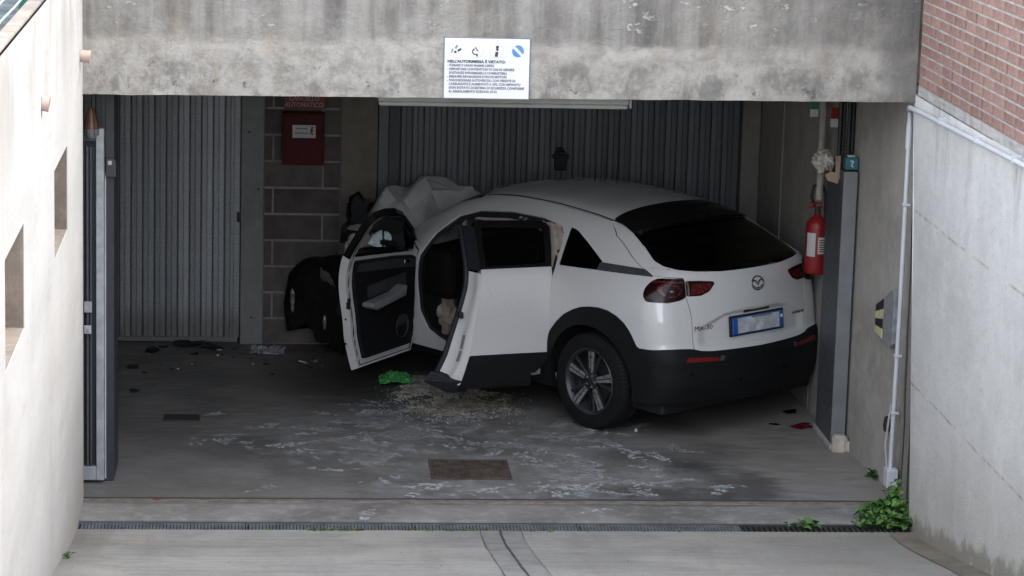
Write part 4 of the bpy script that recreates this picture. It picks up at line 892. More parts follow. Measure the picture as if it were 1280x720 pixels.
inner = shell.clip(neg(side(OPEN, 1), -.004)).clip(neg(side(QUART, 0))).clip(neg(f_glass)).clip(neg(side(DLO_R, -1))).clip(neg(WSC)).clip(neg(ARCH, .0)).off(-.034)
inner.build('inner_lining', 'trim', CAR)
# body seals inside the open doorway
seal = shell.clip(lambda V: np.minimum(side(OPEN, 1)(V)+.004, .040-side(OPEN, 1)(V))).off(-.016); seal.build('door_seal', 'seal', CAR)
# black cladding and bumper
cl = shell.clip(f_clad).clip(neg(side(OPEN, 1))).clip(neg(ARCH)).off(lambda V: .010*np.clip(f_clad(V)/.02, 0, 1))
bumper = cl.clip(lambda V: -.46-V[:, 0]).rim(.03); bumper.build('rear_bumper', 'plastic', CAR)
cl.clip(lambda V: np.minimum(V[:, 0]+.462, .62-V[:, 0])).clip(lambda V: V[:, 1]).rim(.05).build('wheel_arch', 'plastic', CAR)
cl.clip(lambda V: np.minimum(V[:, 0]+.462, .62-V[:, 0])).clip(lambda V: -V[:, 1]).rim(.05).build('wheel_arch', 'plastic', CAR)
cl.clip(lambda V: V[:, 0]-.622).rim(.03).build('sill_cladding', 'plastic', CAR)
# glass
shell.clip(sub(side(QUART, 0), .002)).off(-.004).clip(lambda V: V[:, 1]).build('quarter_window', 'glass_dark', CAR)
shell.clip(side(DLO_R, -1)).off(-.004).build('side_window', 'glass_dark', CAR)
shell.clip(WSC).off(-.003).build('windscreen', 'glass', CAR)
shell.clip(sub(f_glass, .0)).off(-.006).build('rear_window', 'glass_dark', CAR)
bs_ = shell.clip(sub(side(BELT, 0), .001)).clip(lambda V: V[:, 1]).off(-.002); bo = bs_.build('belt_strip', 'dark_box', CAR)
# spoiler: black upper tailgate with a proud trailing edge
sp = shell.clip(f_spo).off(lambda V: .006+.030*np.clip((-.04-V[:, 0])/.22, 0, 1)**1.5*np.clip((V[:, 2]-1.34)/.08, 0, 1)); sp.rim(.045).build('spoiler', 'gloss_black', CAR)
# lamps
for sg in (1, -1):
    hv = lambda V, sg=sg: sg*V[:, 1]
    lo = shell.clip(sub(f_lo_, .001)).clip(hv).off(.006)
    L = lo.rim(.03).build('tail_lamp', 'lamp_dark', CAR)
    ctr = (-.62, sg*.765, 1.05)
    def ringf(r0, r1, c=(.715, 1.078)): return lambda V: np.minimum(r1-np.hypot((np.abs(V[:, 1])-c[0])*.9, (V[:, 2]-c[1])*1.35), np.hypot((np.abs(V[:, 1])-c[0])*.9, (V[:, 2]-c[1])*1.35)-r0)
    lo.clip(ringf(.046, .063)).off(.002).build('lamp_ring', 'lamp_red', L); lo.clip(ringf(.0, .014)).off(.003).build('lamp_bulb', 'lens_clear', L)
    lo.clip(lambda V: np.minimum(.12-np.abs(np.abs(V[:, 1])-.74), .008-np.abs(V[:, 2]-1.135))).off(.002).build('lamp_bar', 'lamp_red', L)
    li = shell.clip(sub(f_li, .001)).clip(hv).off(.006); L2 = li.rim(.03).build('inner_lamp', 'lamp_dark', CAR)
    li.clip(lambda V: np.minimum(np.minimum(V[:, 2]-1.045, 1.118-V[:, 2]), .585-np.abs(V[:, 1])-.3*(V[:, 2]-1.05))).clip(lambda V: f_li(V)-.012).off(.002).build('lamp_field', 'lamp_red', L2)
    shell.clip(lambda V: np.minimum(f_li(V)-.001, np.abs(V[:, 1])-.588)).clip(hv).off(.0085).build('lamp_divider', 'lens_clear', L2)
# helper: point on the tail / side surface
def onrear(y, z, d=0.):
    x = -1.1
    for _ in range(60):
        v = CF(np.array([x, y, z])); x += max(min(v, .05), -.05)
        if abs(v) < 1e-4: break
    return (x-d, y, z)
def onside(x, z, d=0.):
    y = 1.1
    for _ in range(60):
        v = CF(np.array([x, y, z])); y -= v
        if abs(v) < 1e-4: break
    return (x, y+d, z)
# bumper reflectors
rf = [(.40, .580), (.675, .590), (.65, .620), (.40, .606)]
for sg in (1, -1):
    R_ = shell.clip(sub(rear(rf), 0)).clip(lambda V: sg*V[:, 1]).off(.016).rim(.008); R_.build('reflector', 'reflector', CAR)
    shell.clip(rear([(.350, .605), (.37, .578), (.398, .578), (.398, .608), (.375, .618)])).clip(lambda V: sg*V[:, 1]).off(.015).rim(.008).build('reflector_end', 'dark_box', CAR)
for (y, z) in ((.62, .50), (.2, .43), (-.25, .45)):
    p = onrear(y, z, .010); o = B().lathe([(0, -.003), (.012, -.003), (.012, .006)], 12, 'x', p).build('parking_sensor', 'gloss_black', CAR, smooth=True)
bc = shell.clip(lambda V: np.minimum(np.minimum(.008-np.abs(V[:, 2]-.548-.0*V[:, 1]), -.5-V[:, 0]), np.abs(V[:, 1])-.30)).off(.0115); bc.build('bumper_crease', 'gloss_black', CAR)
# number plate
PL = B().box((-.012, -.262, -.06), (.0, .262, .06)).build('number_plate', 'blue_plate', CAR, .003); pz = .800
x = onrear(0, pz)[0]; PL.location = (x-.012, 0, pz); PL.rotation_euler = (0, .10, 0)
box('plate_holder', (.0005, -.275, -.072), (.02, .275, .072), 'black', PL, .004)
box('plate_face', (-.0136, -.215, -.052), (-.0122, .215, .054), 'plate', PL, 0)
q = B().box((-.014, -.25, .012), (-.0122, -.228, .034)); q.build('plate_emblem', 'sign_white', PL); B().box((-.0145, -.13, .042), (-.0138, .07, .0535)).build('plate_shade', 'bumper_grey', PL)
# handle cavity above the plate
box('plate_lamp_trim', (-.02, -.13, -.012), (.0, .13, .008), 'black', CAR, .003).location = onrear(0, .895, -.018)
# badges
def badge_pts(pts, y0, z0): return [Vector(onrear(y0+a, z0+c, .004)) for a, c in pts]
ey, ez = -.012, 1.078
b = B(); b.tube(badge_pts([(.060*math.cos(a), .047*math.sin(a)) for a in np.linspace(0, 2*math.pi, 33)], ey, ez), .0055, 8, False)
EM = b.build('emblem', 'chrome', CAR, smooth=True)
wing = [(-.054, .012), (-.036, .020), (-.018, .014), (0, -.012), (.018, .014), (.036, .020), (.054, .012)]
B().tube(badge_pts(wing, ey, ez), [.003, .006, .006, .007, .006, .006, .003], 8).build('emblem_wing', 'chrome', EM, smooth=True)
B().tube(badge_pts([(-.053, -.012), (-.02, -.03), (0, -.034), (.02, -.03), (.053, -.012)], ey, ez), [.002, .003, .004, .003, .002], 8).build('emblem_base', 'chrome', EM, smooth=True)
p = onrear(.575, .795, .0035); tx = text('model_badge', 'MX-30', .047, p, (math.pi/2, 0, 0), 'dark_metal', CAR, xs=1.3, bold=.0, ext=.001)
p2 = onrear(.45, .795, .0035); tx.rotation_euler = (math.pi/2, 0, math.atan2(p2[1]-p[1], p2[0]-p[0]))
p = onrear(-.42, .80, .0035); p2 = onrear(-.53, .80, .0035); tx = text('series_badge', 'e-SKYACTIV', .026, p, (math.pi/2, 0, math.atan2(p2[1]-p[1], p2[0]-p[0])), 'dark_metal', CAR, ext=.001)
for i in range(7): B().lathe([(0, .004), (.005, .0035), (.006, 0)], 8, 'y', onside(-.04-.055*i, 1.152+.0035*i, -.001)).build('strip_stud', 'chrome', bo, smooth=True)
# ---- wheels
def wheel(loc, rz, turn=0., parent=CAR, spin=.35):
    t = B().lathe([(.225, -.095), (.245, -.105), (.30, -.1075), (.332, -.098), (.343, -.08), (.3465, -.04), (.3465, .04), (.343, .08), (.332, .098), (.30, .1075), (.245, .105), (.232, .100), (.228, .085)], 64, 'y').build('wheel', 'tyre', parent, smooth=True)
    t.location = loc; t.rotation_euler = (0, 0, rz)
    # tread grooves
    g = B()
    for y in (-.055, -.018, .018, .055): g.lathe([(.3475, y-.005), (.3478, y), (.3475, y+.005)], 64, 'y')
    g.build('tread_groove', 'black', t)
    g = B()
    for k in range(72):
        a = 2*math.pi*k/72; c, s = math.cos(a), math.sin(a); c2, s2 = math.cos(a+.03), math.sin(a+.03)
        for (y0, y1) in ((.068, .1), (-.1, -.068)): g.add([(.347*c, y0, .347*s), (.347*c2, y0, .347*s2), (.334*c2, y1, .334*s2), (.334*c, y1, .334*s)], [(0, 1, 2, 3)])
    g.build('shoulder_tread', 'black', t, kind='stuff')
    B().lathe([(.228, -.09), (.21, -.08), (.20, .03), (.222, .085), (.232, .098), (.236, .102), (.232, .106), (.222, .098), (.212, .08)], 64, 'y').build('rim', 'rim', t, smooth=True)
    B().lathe([(.224, .0995), (.230, .1035), (.236, .1025)], 64, 'y').build('rim_lip', 'rim_bright', t, smooth=True)
    B().lathe([(.0, .0), (.19, .0), (.20, .012)], 48, 'y').build('rim_back', 'black', t, smooth=True)
    B().lathe([(.05, .012), (.150, .012), (.152, .024), (.05, .024)], 40, 'y').build('brake_disc', 'dark_metal', t, smooth=True)
    def spoke(a, w0, w1, tw, name, mat, dy=0., r0=.045, r1=.222):
        b = B(); n = Vector((-math.sin(a), 0, math.cos(a))); d = Vector((math.cos(a), 0, math.sin(a)))
        pr = []
        for r, w, y, th in ((r0, w0, .070, .03), (r0+.06, (w0*2+w1)/3, .086, .028), (r1, w1, .094, .03)):
            o = d*r+n*(tw*(r-r0)); pr.append([o-n*w/2+Vector((0, y-th, 0)), o-n*w/2+Vector((0, y-.006, 0)), o-n*w*.3+Vector((0, y+dy, 0)), o+n*w*.3+Vector((0, y+dy, 0)), o+n*w/2+Vector((0, y-.006, 0)), o+n*w/2+Vector((0, y-th, 0))])
        vs = sum(pr, []); fs = []
        for i in range(2):
            for k in range(6): fs.append((i*6+k, i*6+(k+1) % 6, (i+1)*6+(k+1) % 6, (i+1)*6+k))
        b.add(vs, fs+[tuple(range(6)), tuple(range(12, 18))]); return b.build(name, mat, t)
    for k in range(5):
        a = spin+2*math.pi*k/5
        spoke(a, .040, .058, 0, 'spoke', 'rim'); 
        b = B(); n = Vector((-math.sin(a), 0, math.cos(a))); d = Vector((math.cos(a), 0, math.sin(a)))
        for sg in (1, -1):
            pts = [d*.060+n*sg*.003+Vector((0, .0865, 0)), d*.220+n*sg*.005+Vector((0, .0975, 0)), d*.216+n*sg*.031+Vector((0, .094, 0)), d*.070+n*sg*.020+Vector((0, .084, 0))]
            b.add([p+Vector((0, .001, 0)) for p in pts], [(0, 1, 2, 3)])
        b.build('spoke_face', 'rim_bright', t)
        spoke(a+.34, .014, .026, .08, 'thin_spoke', 'rim', -.004)
    B().lathe([(0, .094), (.026, .093), (.03, .086), (.055, .080), (.062, .06)], 32, 'y').build('hub', 'rim', t, smooth=True)
    b = B()
    for k in range(5):
        a = 2*math.pi*(k+.5)/5; b.lathe([(0, .088), (.009, .087), (.0095, .078)], 8, 'y', (.042*math.cos(a), 0, .042*math.sin(a)))
    b.build('lug_nut', 'rim_bright', t, kind='stuff')
    return t
wheel((0, .775, .346), 0); wheel((0, -.775, .346), math.pi, spin=.1)
fw = wheel((2.58, .72, .346), .25, spin=.7)
# wheel houses
for sg in (1, -1):
    B().lathe([(.43, sg*.855), (.43, sg*.45), (.05, sg*.45)], 30, 'y', (0, 0, .35), -.25, math.pi+.25).build('wheel_housing', 'black', CAR)
# underbody and cabin
box('floor_pan', (-.62, -.78, .20), (2.3, .76, .30), 'black', CAR, .02)
box('sill_step', (.42, .73, .265), (1.96, .835, .325), 'paint', CAR, .015)
box('dashboard', (1.68, -.72, .62), (2.05, .72, 1.0), 'trim', CAR, .06); box('bulkhead', (1.95, -.74, .3), (2.02, .74, .98), 'black', CAR, .0)
box('console', (.7, -.12, .3), (1.75, .12, .62), 'trim', CAR, .03)
for y in (.37, -.37):
    s = B(); s.box((.72, y-.25, .38), (1.28, y+.25, .56)); so = s.build('front_seat', 'trim_grey', CAR, .06)
    bk = B().box((-.10, y-.24, .0), (.06, y+.24, .62)).build('seat_back', 'trim_grey', so, .05); bk.location = (.72, 0, .52); bk.rotation_euler = (0, -.3, 0)
    hr = B().box((-.06, y-.13, 0), (.04, y+.13, .17)).build('headrest', 'trim_grey', so, .04); hr.location = (.50, 0, 1.12); hr.rotation_euler = (0, -.25, 0)
rs_ = B().box((-.05, -.62, .40), (.38, .62, .58)).build('rear_seat', 'trim_grey', CAR, .06); q = B().box((-.1, -.6, 0), (.05, .6, .55)).build('seat_back', 'trim_grey', rs_, .05); q.location = (-.05, 0, .52); q.rotation_euler = (0, -.3, 0)
sw_ = B(); sw_.tube([(0, .185*math.cos(a), .185*math.sin(a)) for a in np.linspace(0, 2*math.pi, 37)], .014, 8, False); so = sw_.build('steering_wheel', 'trim', CAR, smooth=True); so.location = (1.58, .37, .93); so.rotation_euler = (0, -.4, 0)
B().tube([(1.50, .60, 1.20), (1.45, .58, 1.228), (1.38, .57, 1.226), (1.32, .57, 1.19)], [.006, .011, .011, .006], 8).build('grab_handle', 'armrest', CAR, smooth=True)
# airbags
def drape(fn, name, mat='airbag', nu=40, nv=14):
    return B().grid(fn, nu, nv).build(name, mat, CAR, smooth=True)
drape(lambda u, v: (1.46-.55*u, .655-.006*u+.012*nz(u*13, v*2)+.02*v, 1.335+.03*u-.055*v*(1-.75*max(0, u-.55)/.45)-.012*nz(u*18, v*3)), 'curtain_airbag')
drape(lambda u, v: ((.74+(.535-.74)*u)+(-.10*u-.10)*v, .665+.155*v+.012*nz(u*5, v*6), 1.368-.275*v+.015*nz(u*8, v*9)), 'curtain_airbag_end', nu=16, nv=24)
drape(lambda u, v: (1.62-.055*u+.02*nz(u*4, v*7)+.05*v, .63+.015*nz(u*5, v*8), 1.30-.20*v*(1-.4*u)), 'curtain_airbag_end', nu=10, nv=24)
o = crumple('side_airbag', 'airbag', 1.95, .50, .46, .075, .085, .15, 11, None, None, 30, CAR)
# ---- front door (hinged at the front, swung wide open)
HX, HYF = 1.955, .86
FDOOR = [(1.085, .225), (1.83, .225), (1.915, .36), (1.965, .62), (1.985, .90), (1.95, 1.05), (1.66, 1.265), (1.44, 1.375), (1.25, 1.432), (1.10, 1.45), (.96, 1.44), (.925, 1.39), (.94, 1.07), (1.02, .5)]
fd = SH.clip(lambda V: V[:, 2]-.215).clip(side(FDOOR, 1))
WIN_F = [(1.0, 1.10), (1.84, 1.015), (1.80, 1.08), (1.62, 1.235), (1.42, 1.335), (1.25, 1.39), (1.04, 1.408), (.985, 1.36)]
f_win = side(WIN_F, 1)
outer = fd.clip(neg(f_win, .0)).clip(lambda V: np.maximum(1.085-V[:, 2], 0)+0*V[:, 0]+np.where(V[:, 2] < 1.085, .001, -.001)) if False else fd.clip(neg(f_win))
ZB = lambda V: 1.095-.10*(V[:, 0]-1.0)
low = outer.clip(lambda V: ZB(V)-V[:, 2]); upf = outer.clip(lambda V: V[:, 2]-ZB(V))
org = (HX, HYF, 0)
FD = low.rim(.062).build('front_door', 'paint', CAR, org); FD.location = org; FD.rotation_euler = (0, 0, math.radians(-71))
FD['label'] = 'open front door showing black inner trim and a pale armrest'
upf.rim(.05).build('window_frame', 'gloss_black', FD, org)
ring = lambda a, c: (lambda V: np.minimum(side(FRONT_OP, 1)(V)-a, c-side(FRONT_OP, 1)(V)))
inn = fd.off(-.062).flip()
inn.clip(neg(f_win, .012)).build('inner_panel', 'paint', FD, org)
fo = side(FDOOR, 1)
SD = SH.clip(lambda V: V[:, 2]-.215)
SD.clip(lambda V: np.where(V[:, 2] < 1.13, np.minimum(fo(V)-.020, .036-fo(V)), np.minimum(fo(V)+.0, .020-fo(V)))).off(-.068).flip().build('door_seal', 'seal', FD, org)
tr = SD.clip(lambda V: np.minimum(fo(V)-.078, ZB(V)-.012-V[:, 2])).clip(neg(f_win, .004)); tro = tr.off(-.098).flip().rim(.035)
TR = tro.build('door_trim', 'trim', FD, org)
SD.clip(lambda V: np.minimum(np.minimum(fo(V)-.084, ZB(V)-.02-V[:, 2]), V[:, 2]-(.985-.12*(V[:, 0]-1.1)))).off(-.1015).flip().build('upper_trim', 'trim_grey', FD, org)
SD.clip(lambda V: np.minimum(np.minimum(fo(V)-.12, np.minimum(V[:, 0]-1.2, 1.76-V[:, 0])), .05-np.abs(V[:, 2]-(.79+.05*(V[:, 0]-1.2))))).off(-.104).flip().build('cloth_insert', 'trim_grey', FD, org)
a = B(); a.prism([(1.12, .79, .735), (1.50, .79, .76), (1.62, .79, .80), (1.60, .79, .715), (1.20, .79, .675), (1.12, .79, .70)], (0, -.105, 0)); ar = B(); ar.v = [(x-HX, y-HYF, z) for x, y, z in a.v]; ar.f = a.f; ar.build('armrest', 'armrest', FD, .018)
B().lathe([(.0, .004), (.07, .004), (.085, .0), (.088, -.012)], 24, 'y', (1.68-HX, .772-HYF, .47)).build('speaker_grille', 'trim_grey', FD, smooth=True).scale = (1, 1, 1)
a = B().box((1.70-HX, .765-HYF, .93), (1.78-HX, .782-HYF, .96)); a.build('inner_handle', 'chrome', FD, .006)
fd.clip(sub(f_win, -.01)).off(-.030).build('door_window', 'glass_clear', FD, org)
lt = B(); lt.box((.985-HX, .80-HYF, .70), (.992-HX, .835-HYF, .78)); lt.build('latch', 'black', FD, .002)
for (z, r) in ((.62, .008), (.95, .012), (.44, .009)):
    y = onside(1.0, z)[1]-.03; B().lathe([(0, -.002), (r, -.002), (r, .001)], 12, 'x', (.999-HX, y-HYF, z)).build('edge_plug', 'black', FD)
# door mirror
MR = B(); MR.lathe([(0, -.045), (.05, -.040), (.082, -.015), (.088, .02), (.080, .05)], 28, 'x'); mo = MR.build('door_mirror', 'paint', FD, smooth=True)
mo.scale = (1, 1.25, .82); mo.location = (-.20, .165, 1.085); mo.rotation_euler = (0, -.22, math.radians(268-57.24))
for (y0, y1) in ((-.076, .018), (.030, .074)):
    q = B(); n_ = 12; ys = np.linspace(y0, y1, n_); hz_ = [math.sqrt(max(.0001, .0775**2-y*y)) for y in ys]
    q.add([(.0445, y, -h) for y, h in zip(ys, hz_)]+[(.0445, y, h) for y, h in zip(ys, hz_)], [(i, i+1, n_+i+1, n_+i) for i in range(n_-1)]); q.build('mirror_face', 'mirror', mo)
B().lathe([(0, .042), (.078, .043)], 28, 'x').build('mirror_back', 'black', mo)
B().lathe([(.078, .043), (.0805, .049), (.084, .044)], 28, 'x').build('mirror_rim', 'gloss_black', mo, smooth=True)
B().prism([(1.66-HX, .86-HYF, 1.055), (1.76-HX, .86-HYF, 1.055), (1.74-HX, .98-HYF, 1.06), (1.69-HX, .98-HYF, 1.06)], (0, 0, .03)).build('mirror_stalk', 'gloss_black', FD, .006)
# ---- rear door (hinged at the back)
RXh, RYh = .425, .872
RDOOR = [(.445, .42), (.52, .335), (1.065, .335), (1.02, .5), (.945, 1.07), (.935, 1.415), (.60, 1.405), (.40, 1.39), (.365, 1.36), (.385, 1.22), (.41, 1.10), (.405, .80), (.425, .50)]
rd = SH.clip(UNDER).clip(side(RDOOR, 1)); org = (RXh, RYh, 0)
WIN_R = [(.455, 1.122), (.905, 1.116), (.895, 1.375), (.60, 1.368), (.44, 1.352), (.425, 1.33), (.435, 1.22)]
f_wr = side(WIN_R, 1)
RD = rd.clip(lambda V: np.minimum(1.098-V[:, 2], V[:, 2]-.485)).rim(.10).build('rear_door', 'paint', CAR, org); RD.location = org; RD.rotation_euler = (0, 0, math.radians(68))
RD['label'] = 'rear half door swung open with black window frame and black lower edge'
rd.clip(lambda V: V[:, 2]-1.102).clip(neg(f_wr)).rim(.08).build('window_frame', 'gloss_black', RD, org)
rd.clip(lambda V: .481-V[:, 2]).off(.006).rim(.10).build('door_cladding', 'plastic', RD, org)
# the cladding hangs below the opening
cl2 = shell.clip(lambda V: np.minimum(np.minimum(V[:, 0]-.55, 1.065+(.335-V[:, 2])*.3-V[:, 0]), np.minimum(.337-V[:, 2], V[:, 2]-.240))).clip(lambda V: V[:, 1]).off(.007).rim(.06); cl2.build('lower_cladding', 'plastic', RD, org)
rd.clip(sub(f_wr, -.006)).off(-.014).build('door_window', 'glass', RD, org)
rd.off(-.101).flip().clip(neg(f_wr, .0)).build('inner_trim', 'trim', RD, org)
fr_ = side(REAR_OP, 1)
b = B()
EZ = curve([.25, .335, .5, 1.07, 1.385], [1.08, 1.06, 1.015, .94, .93], .02)
def jp(e, z, d): x = float(EZ(z)); y = onside(x, z)[1]; return (x+e-RXh, y-d-RYh, z)
def jamb(u, v):
    z = .27+.80*u+.012*math.sin(u*23)*(1-u); w = .165-.105*min(1, u*1.15)
    e = w*v+.016*math.sin(math.pi*2*v)*(.3+.7*(1-u))+.012*nz(u*6, v*3)*(1-u); d = .003+.115*v**1.2
    return jp(e, z, d)
B().grid(jamb, 40, 8).build('door_jamb', 'paint', RD, smooth=True)
B().tube([jp(.165-.105*min(1, (z-.27)/.8*1.15)+.012, z, .128) for z in np.linspace(.30, 1.36, 24)], .020, 10).build('edge_seal', 'seal', RD, smooth=True)
B().grid(lambda u, v: jp(.06*v, 1.085+.285*u, .004+.11*v), 10, 4).build('pillar_trim', 'seal', RD, smooth=True)
B().box((-.015, -.02, -.02), (.02, .02, .025)).build('striker', 'dark_metal', RD, .006).location = jp(.10, .77, .07)
for (z0, hh) in ((.44, .075), (.53, .10)): 
    def stk(u, v, z0=z0, hh=hh):
        z = z0+hh*u; q = (z-.27)/.8; w = .165-.105*min(1, q*1.15); vv = .35+.22*v; e = w*vv+.016*math.sin(math.pi*2*vv)*(.3+.7*(1-q)); p = jp(e, z, .003+.115*vv**1.2-.004); return (p[0]+.004, p[1], p[2])
    B().grid(stk, 3, 3).build('jamb_sticker', 'ink_grey', RD)
B().prism([jp(.05, .30, .0), jp(.22, .36, .12), jp(.25, .28, .14), jp(.10, .215, .05), jp(.02, .20, .02)], (-.10, 0, 0)).build('torn_seal', 'seal', RD, .008)
# ---- crushed front
HT = [[0]*7]+[[float(q) for q in rng.uniform(-.06, .07, 7)] for _ in range(5)]
HT[2] = [.0, .05, -.045, .075, .085, -.02, .01]; HT[3] = [.06, -.02, .075, .0, .10, -.045, .05]; HT[4] = [.0, .07, -.02, .09, .0, .07, -.04]
def hood(u, v):
    y = -.70+1.45*v; xf = min(2.80, 2.60+.79*(y-.0)); xr = 2.02+.14*(1-(y/.75)**2); x = xr+(xf-xr)*u
    base = .97+.045*(1-(y/.75)**2)
    pk = .64-.18*(y < 0)*0
    rise = (.29+.05*math.exp(-((y-.3)/.4)**2)-.24*max(0, -y))*min(1, 1.9*u) - .13*max(0, (u-.78)/.22)
    gu, gv = u*5, v*6; a, c = min(4, int(gu)), min(5, int(gv)); fu, fv = gu-a, gv-c
    t00, t10, t01, t11 = HT[a][c], HT[a+1][c], HT[a][c+1], HT[a+1][c+1]
    fold = (t00+(t10-t00)*fu+(t01-t00)*fv if fu+fv < 1 else t11+(t01-t11)*(1-fu)+(t10-t11)*(1-fv))*(1 if y > -.1 else .45)+.010*nz(u*7, y*8, 2)+.006*abs(nz(u*17, y*17, 5))
    dn = max(0, (v-.86)/.14); z = base+rise+fold-.03
    z = z-(z-(1.0 if u > .35 else .93+.2*u))*.85*dn**1.3; y = y+.07*dn*(1-dn*.4)
    return (x, y, z)
HD = B().grid(hood, 30, 36).build('bonnet', 'hood', CAR, smooth=True); autosmooth(HD, 11); md = HD.modifiers.new('thick', 'SOLIDIFY'); md.thickness = .012
HD['label'] = 'buckled white bonnet folded up against the wall'
# torn edge and dark innards at the left front corner
B().grid(lambda u, v: (lambda p: (p[0]+.02*u-.05*u*u, p[1]+.0, p[2]-.005-.20*u+.02*nz(v*6, u*5)))(hood(1., .74+.26*v)), 10, 16).build('bonnet_lip', 'dark_metal', CAR, smooth=True)
crumple('wheel_arch_remains', 'black', 2.86, .90, .40, .30, .07, .27, 21, None, None, 30, CAR)
crumple('wing_remains', 'hood', 2.72, .80, .88, .05, .06, .10, 25, None, None, 18, CAR)
crumple('grille_remains', 'black', 2.86, .55, .98, .12, .20, .17, 5, None, None, 26, CAR)
q = B().grid(lambda u, v: (2.76-.20*v-.03*u+.02*nz(u*4, v*4), .78+.02*nz(u*5, v*4, 3)+.02*math.sin(u*3), 1.05+.24*u+.05*v*(1-u)), 14, 8); q.build('bonnet_underside', 'trim_grey', CAR, smooth=True)
B().tube([(2.77, .79, 1.06), (2.78, .79, 1.16), (2.765, .785, 1.27), (2.68, .78, 1.315), (2.60, .78, 1.25), (2.55, .77, 1.20)], .013, 8).build('bonnet_edge', 'gloss_black', CAR, smooth=True)
crumple('engine_remains', 'dark_metal', 2.45, .35, .68, .30, .30, .24, 9, None, None, 30, CAR)
crumple('lamp_remains', 'gloss_black', 2.80, .70, 1.13, .06, .07, .13, 15, None, None, 22, CAR)
def liner(u, v):
    a = math.radians(-28+218*u); r = .435+.02*nz(u*7, v*3)+.012*nz(u*19, v*6); y = .46+.42*v+.02*nz(u*6, v*2, 4)
    return (2.93+r*math.cos(a)*.98, y+.13-.05*math.cos(a), .345+r*math.sin(a))
LNR = B().grid(liner, 60, 10).build('arch_liner', 'plastic', CAR, smooth=True); LNR.modifiers.new('thick', 'SOLIDIFY').thickness = .006
B().grid(lambda u, v: (2.93+(.43*v)*math.cos(math.radians(-28+218*u)), .90+.03*nz(u*8, v*5), .345+(.43*v)*math.sin(math.radians(-28+218*u))), 40, 6).build('inner_wing', 'black', CAR, smooth=True)
b = B().grid(lambda u, v: (2.86-.26*u, 1.0+.01*nz(u*5, v*5), .64+.09*v*(1-.4*u)-.05*u+.02*nz(u*9, v*4)), 12, 5); b.build('torn_bracket', 'bare_metal', CAR, smooth=True)
for (x, y, z, s, sd) in ((3.20, 1.0, .44, .035, 2), (3.17, 1.02, .37, .03, 5), (2.80, 1.0, .30, .03, 9)): crumple('metal_scrap', 'bare_metal', x, y, z, s*.5, s*.5, s*1.6, sd, None, None, 12, CAR)
fn = shell  # front wing stub behind the door
wg = SH.clip(UNDER).clip(lambda V: np.minimum(np.minimum(V[:, 0]-1.985, 2.22-V[:, 0]), np.minimum(V[:, 2]-.30, 1.0-V[:, 2]))).clip(lambda V: V[:, 1]-.3).clip(lambda V: np.hypot(V[:, 0]-2.62, V[:, 2]-.35)-.42)
wg.rim(.02).build('front_wing', 'paint', CAR)
# roof drip lines
for sg in (1, -1):
    pts = []
    for x in np.linspace(.02, 1.57, 30):
        y = .545-.02*max(-1, min(1, x-1)); z = ZR(x)-.052*(y/.55)**2-.03*(y/.62)**6
        pts.append((x, sg*y, float(z)-.004))
    B().tube(pts, .0045, 6).build('roof_moulding', 'black', CAR)

# ================================================================== DEBRIS, PLANTS
# sandy absorbent with a ragged outline, real thickness
def sand():
    n = 150; vs = []; H = {}
    b = B(); x0, x1, y0, y1 = 2.0, 3.0, 2.15, 3.7
    def hgt(x, y):
        c = [(2.28, 3.15, .20, .42), (2.42, 2.65, .26, .30), (2.65, 2.55, .28, .24), (2.5, 2.95, .28, .22), (2.55, 2.35, .12, .14)]
        s = max(1-math.hypot((x-a)/w, (y-q)/h) for a, q, w, h in c)
        return .020*(s+.75*nz(x*5, y*3.2)+.6*nz(x*15, y*8)+.75*nz(x*38, y*20, 3)+.5*nz(x*80, y*40, 8)-.2)
    g = [[hgt(x0+(x1-x0)*i/n, y0+(y1-y0)*j/n) for j in range(n+1)] for i in range(n+1)]
    ids = {}
    for i in range(n):
        for j in range(n):
            if max(g[i][j], g[i+1][j], g[i][j+1], g[i+1][j+1]) > 0 and min(g[i][j], g[i+1][j], g[i][j+1], g[i+1][j+1]) > -.006:
                q = []
                for a, c in ((i, j), (i+1, j), (i+1, j+1), (i, j+1)):
                    if (a, c) not in ids: ids[(a, c)] = len(b.v); b.v.append((x0+(x1-x0)*a/n, y0+(y1-y0)*c/n, max(.0012, min(.016, g[a][c]+.0012))))
                    q.append(ids[(a, c)])
                b.f.append(tuple(q))
    return b.build('sand_patch', 'sand', smooth=True)
gs = B()
for i in range(1500):
    a = rng.normal(0, 1, 2); x, y = 2.46+.27*a[0], 2.75+.36*a[1]; q = random.uniform(.002, .0055)
    if not (1.9 < x < 3.1 and 2.0 < y < 3.7): continue
    gs.add([(x+q, y, .0005), (x-q*.7, y+q, .0005), (x-q*.6, y-q, .0005), (x, y, q)], [(0, 1, 3), (1, 2, 3), (2, 0, 3)])
tag(gs.build('sand_grain', 'label'), 'pale crumbs of absorbent and glass scattered round the sandy patch', 'crumbs', kind='stuff')
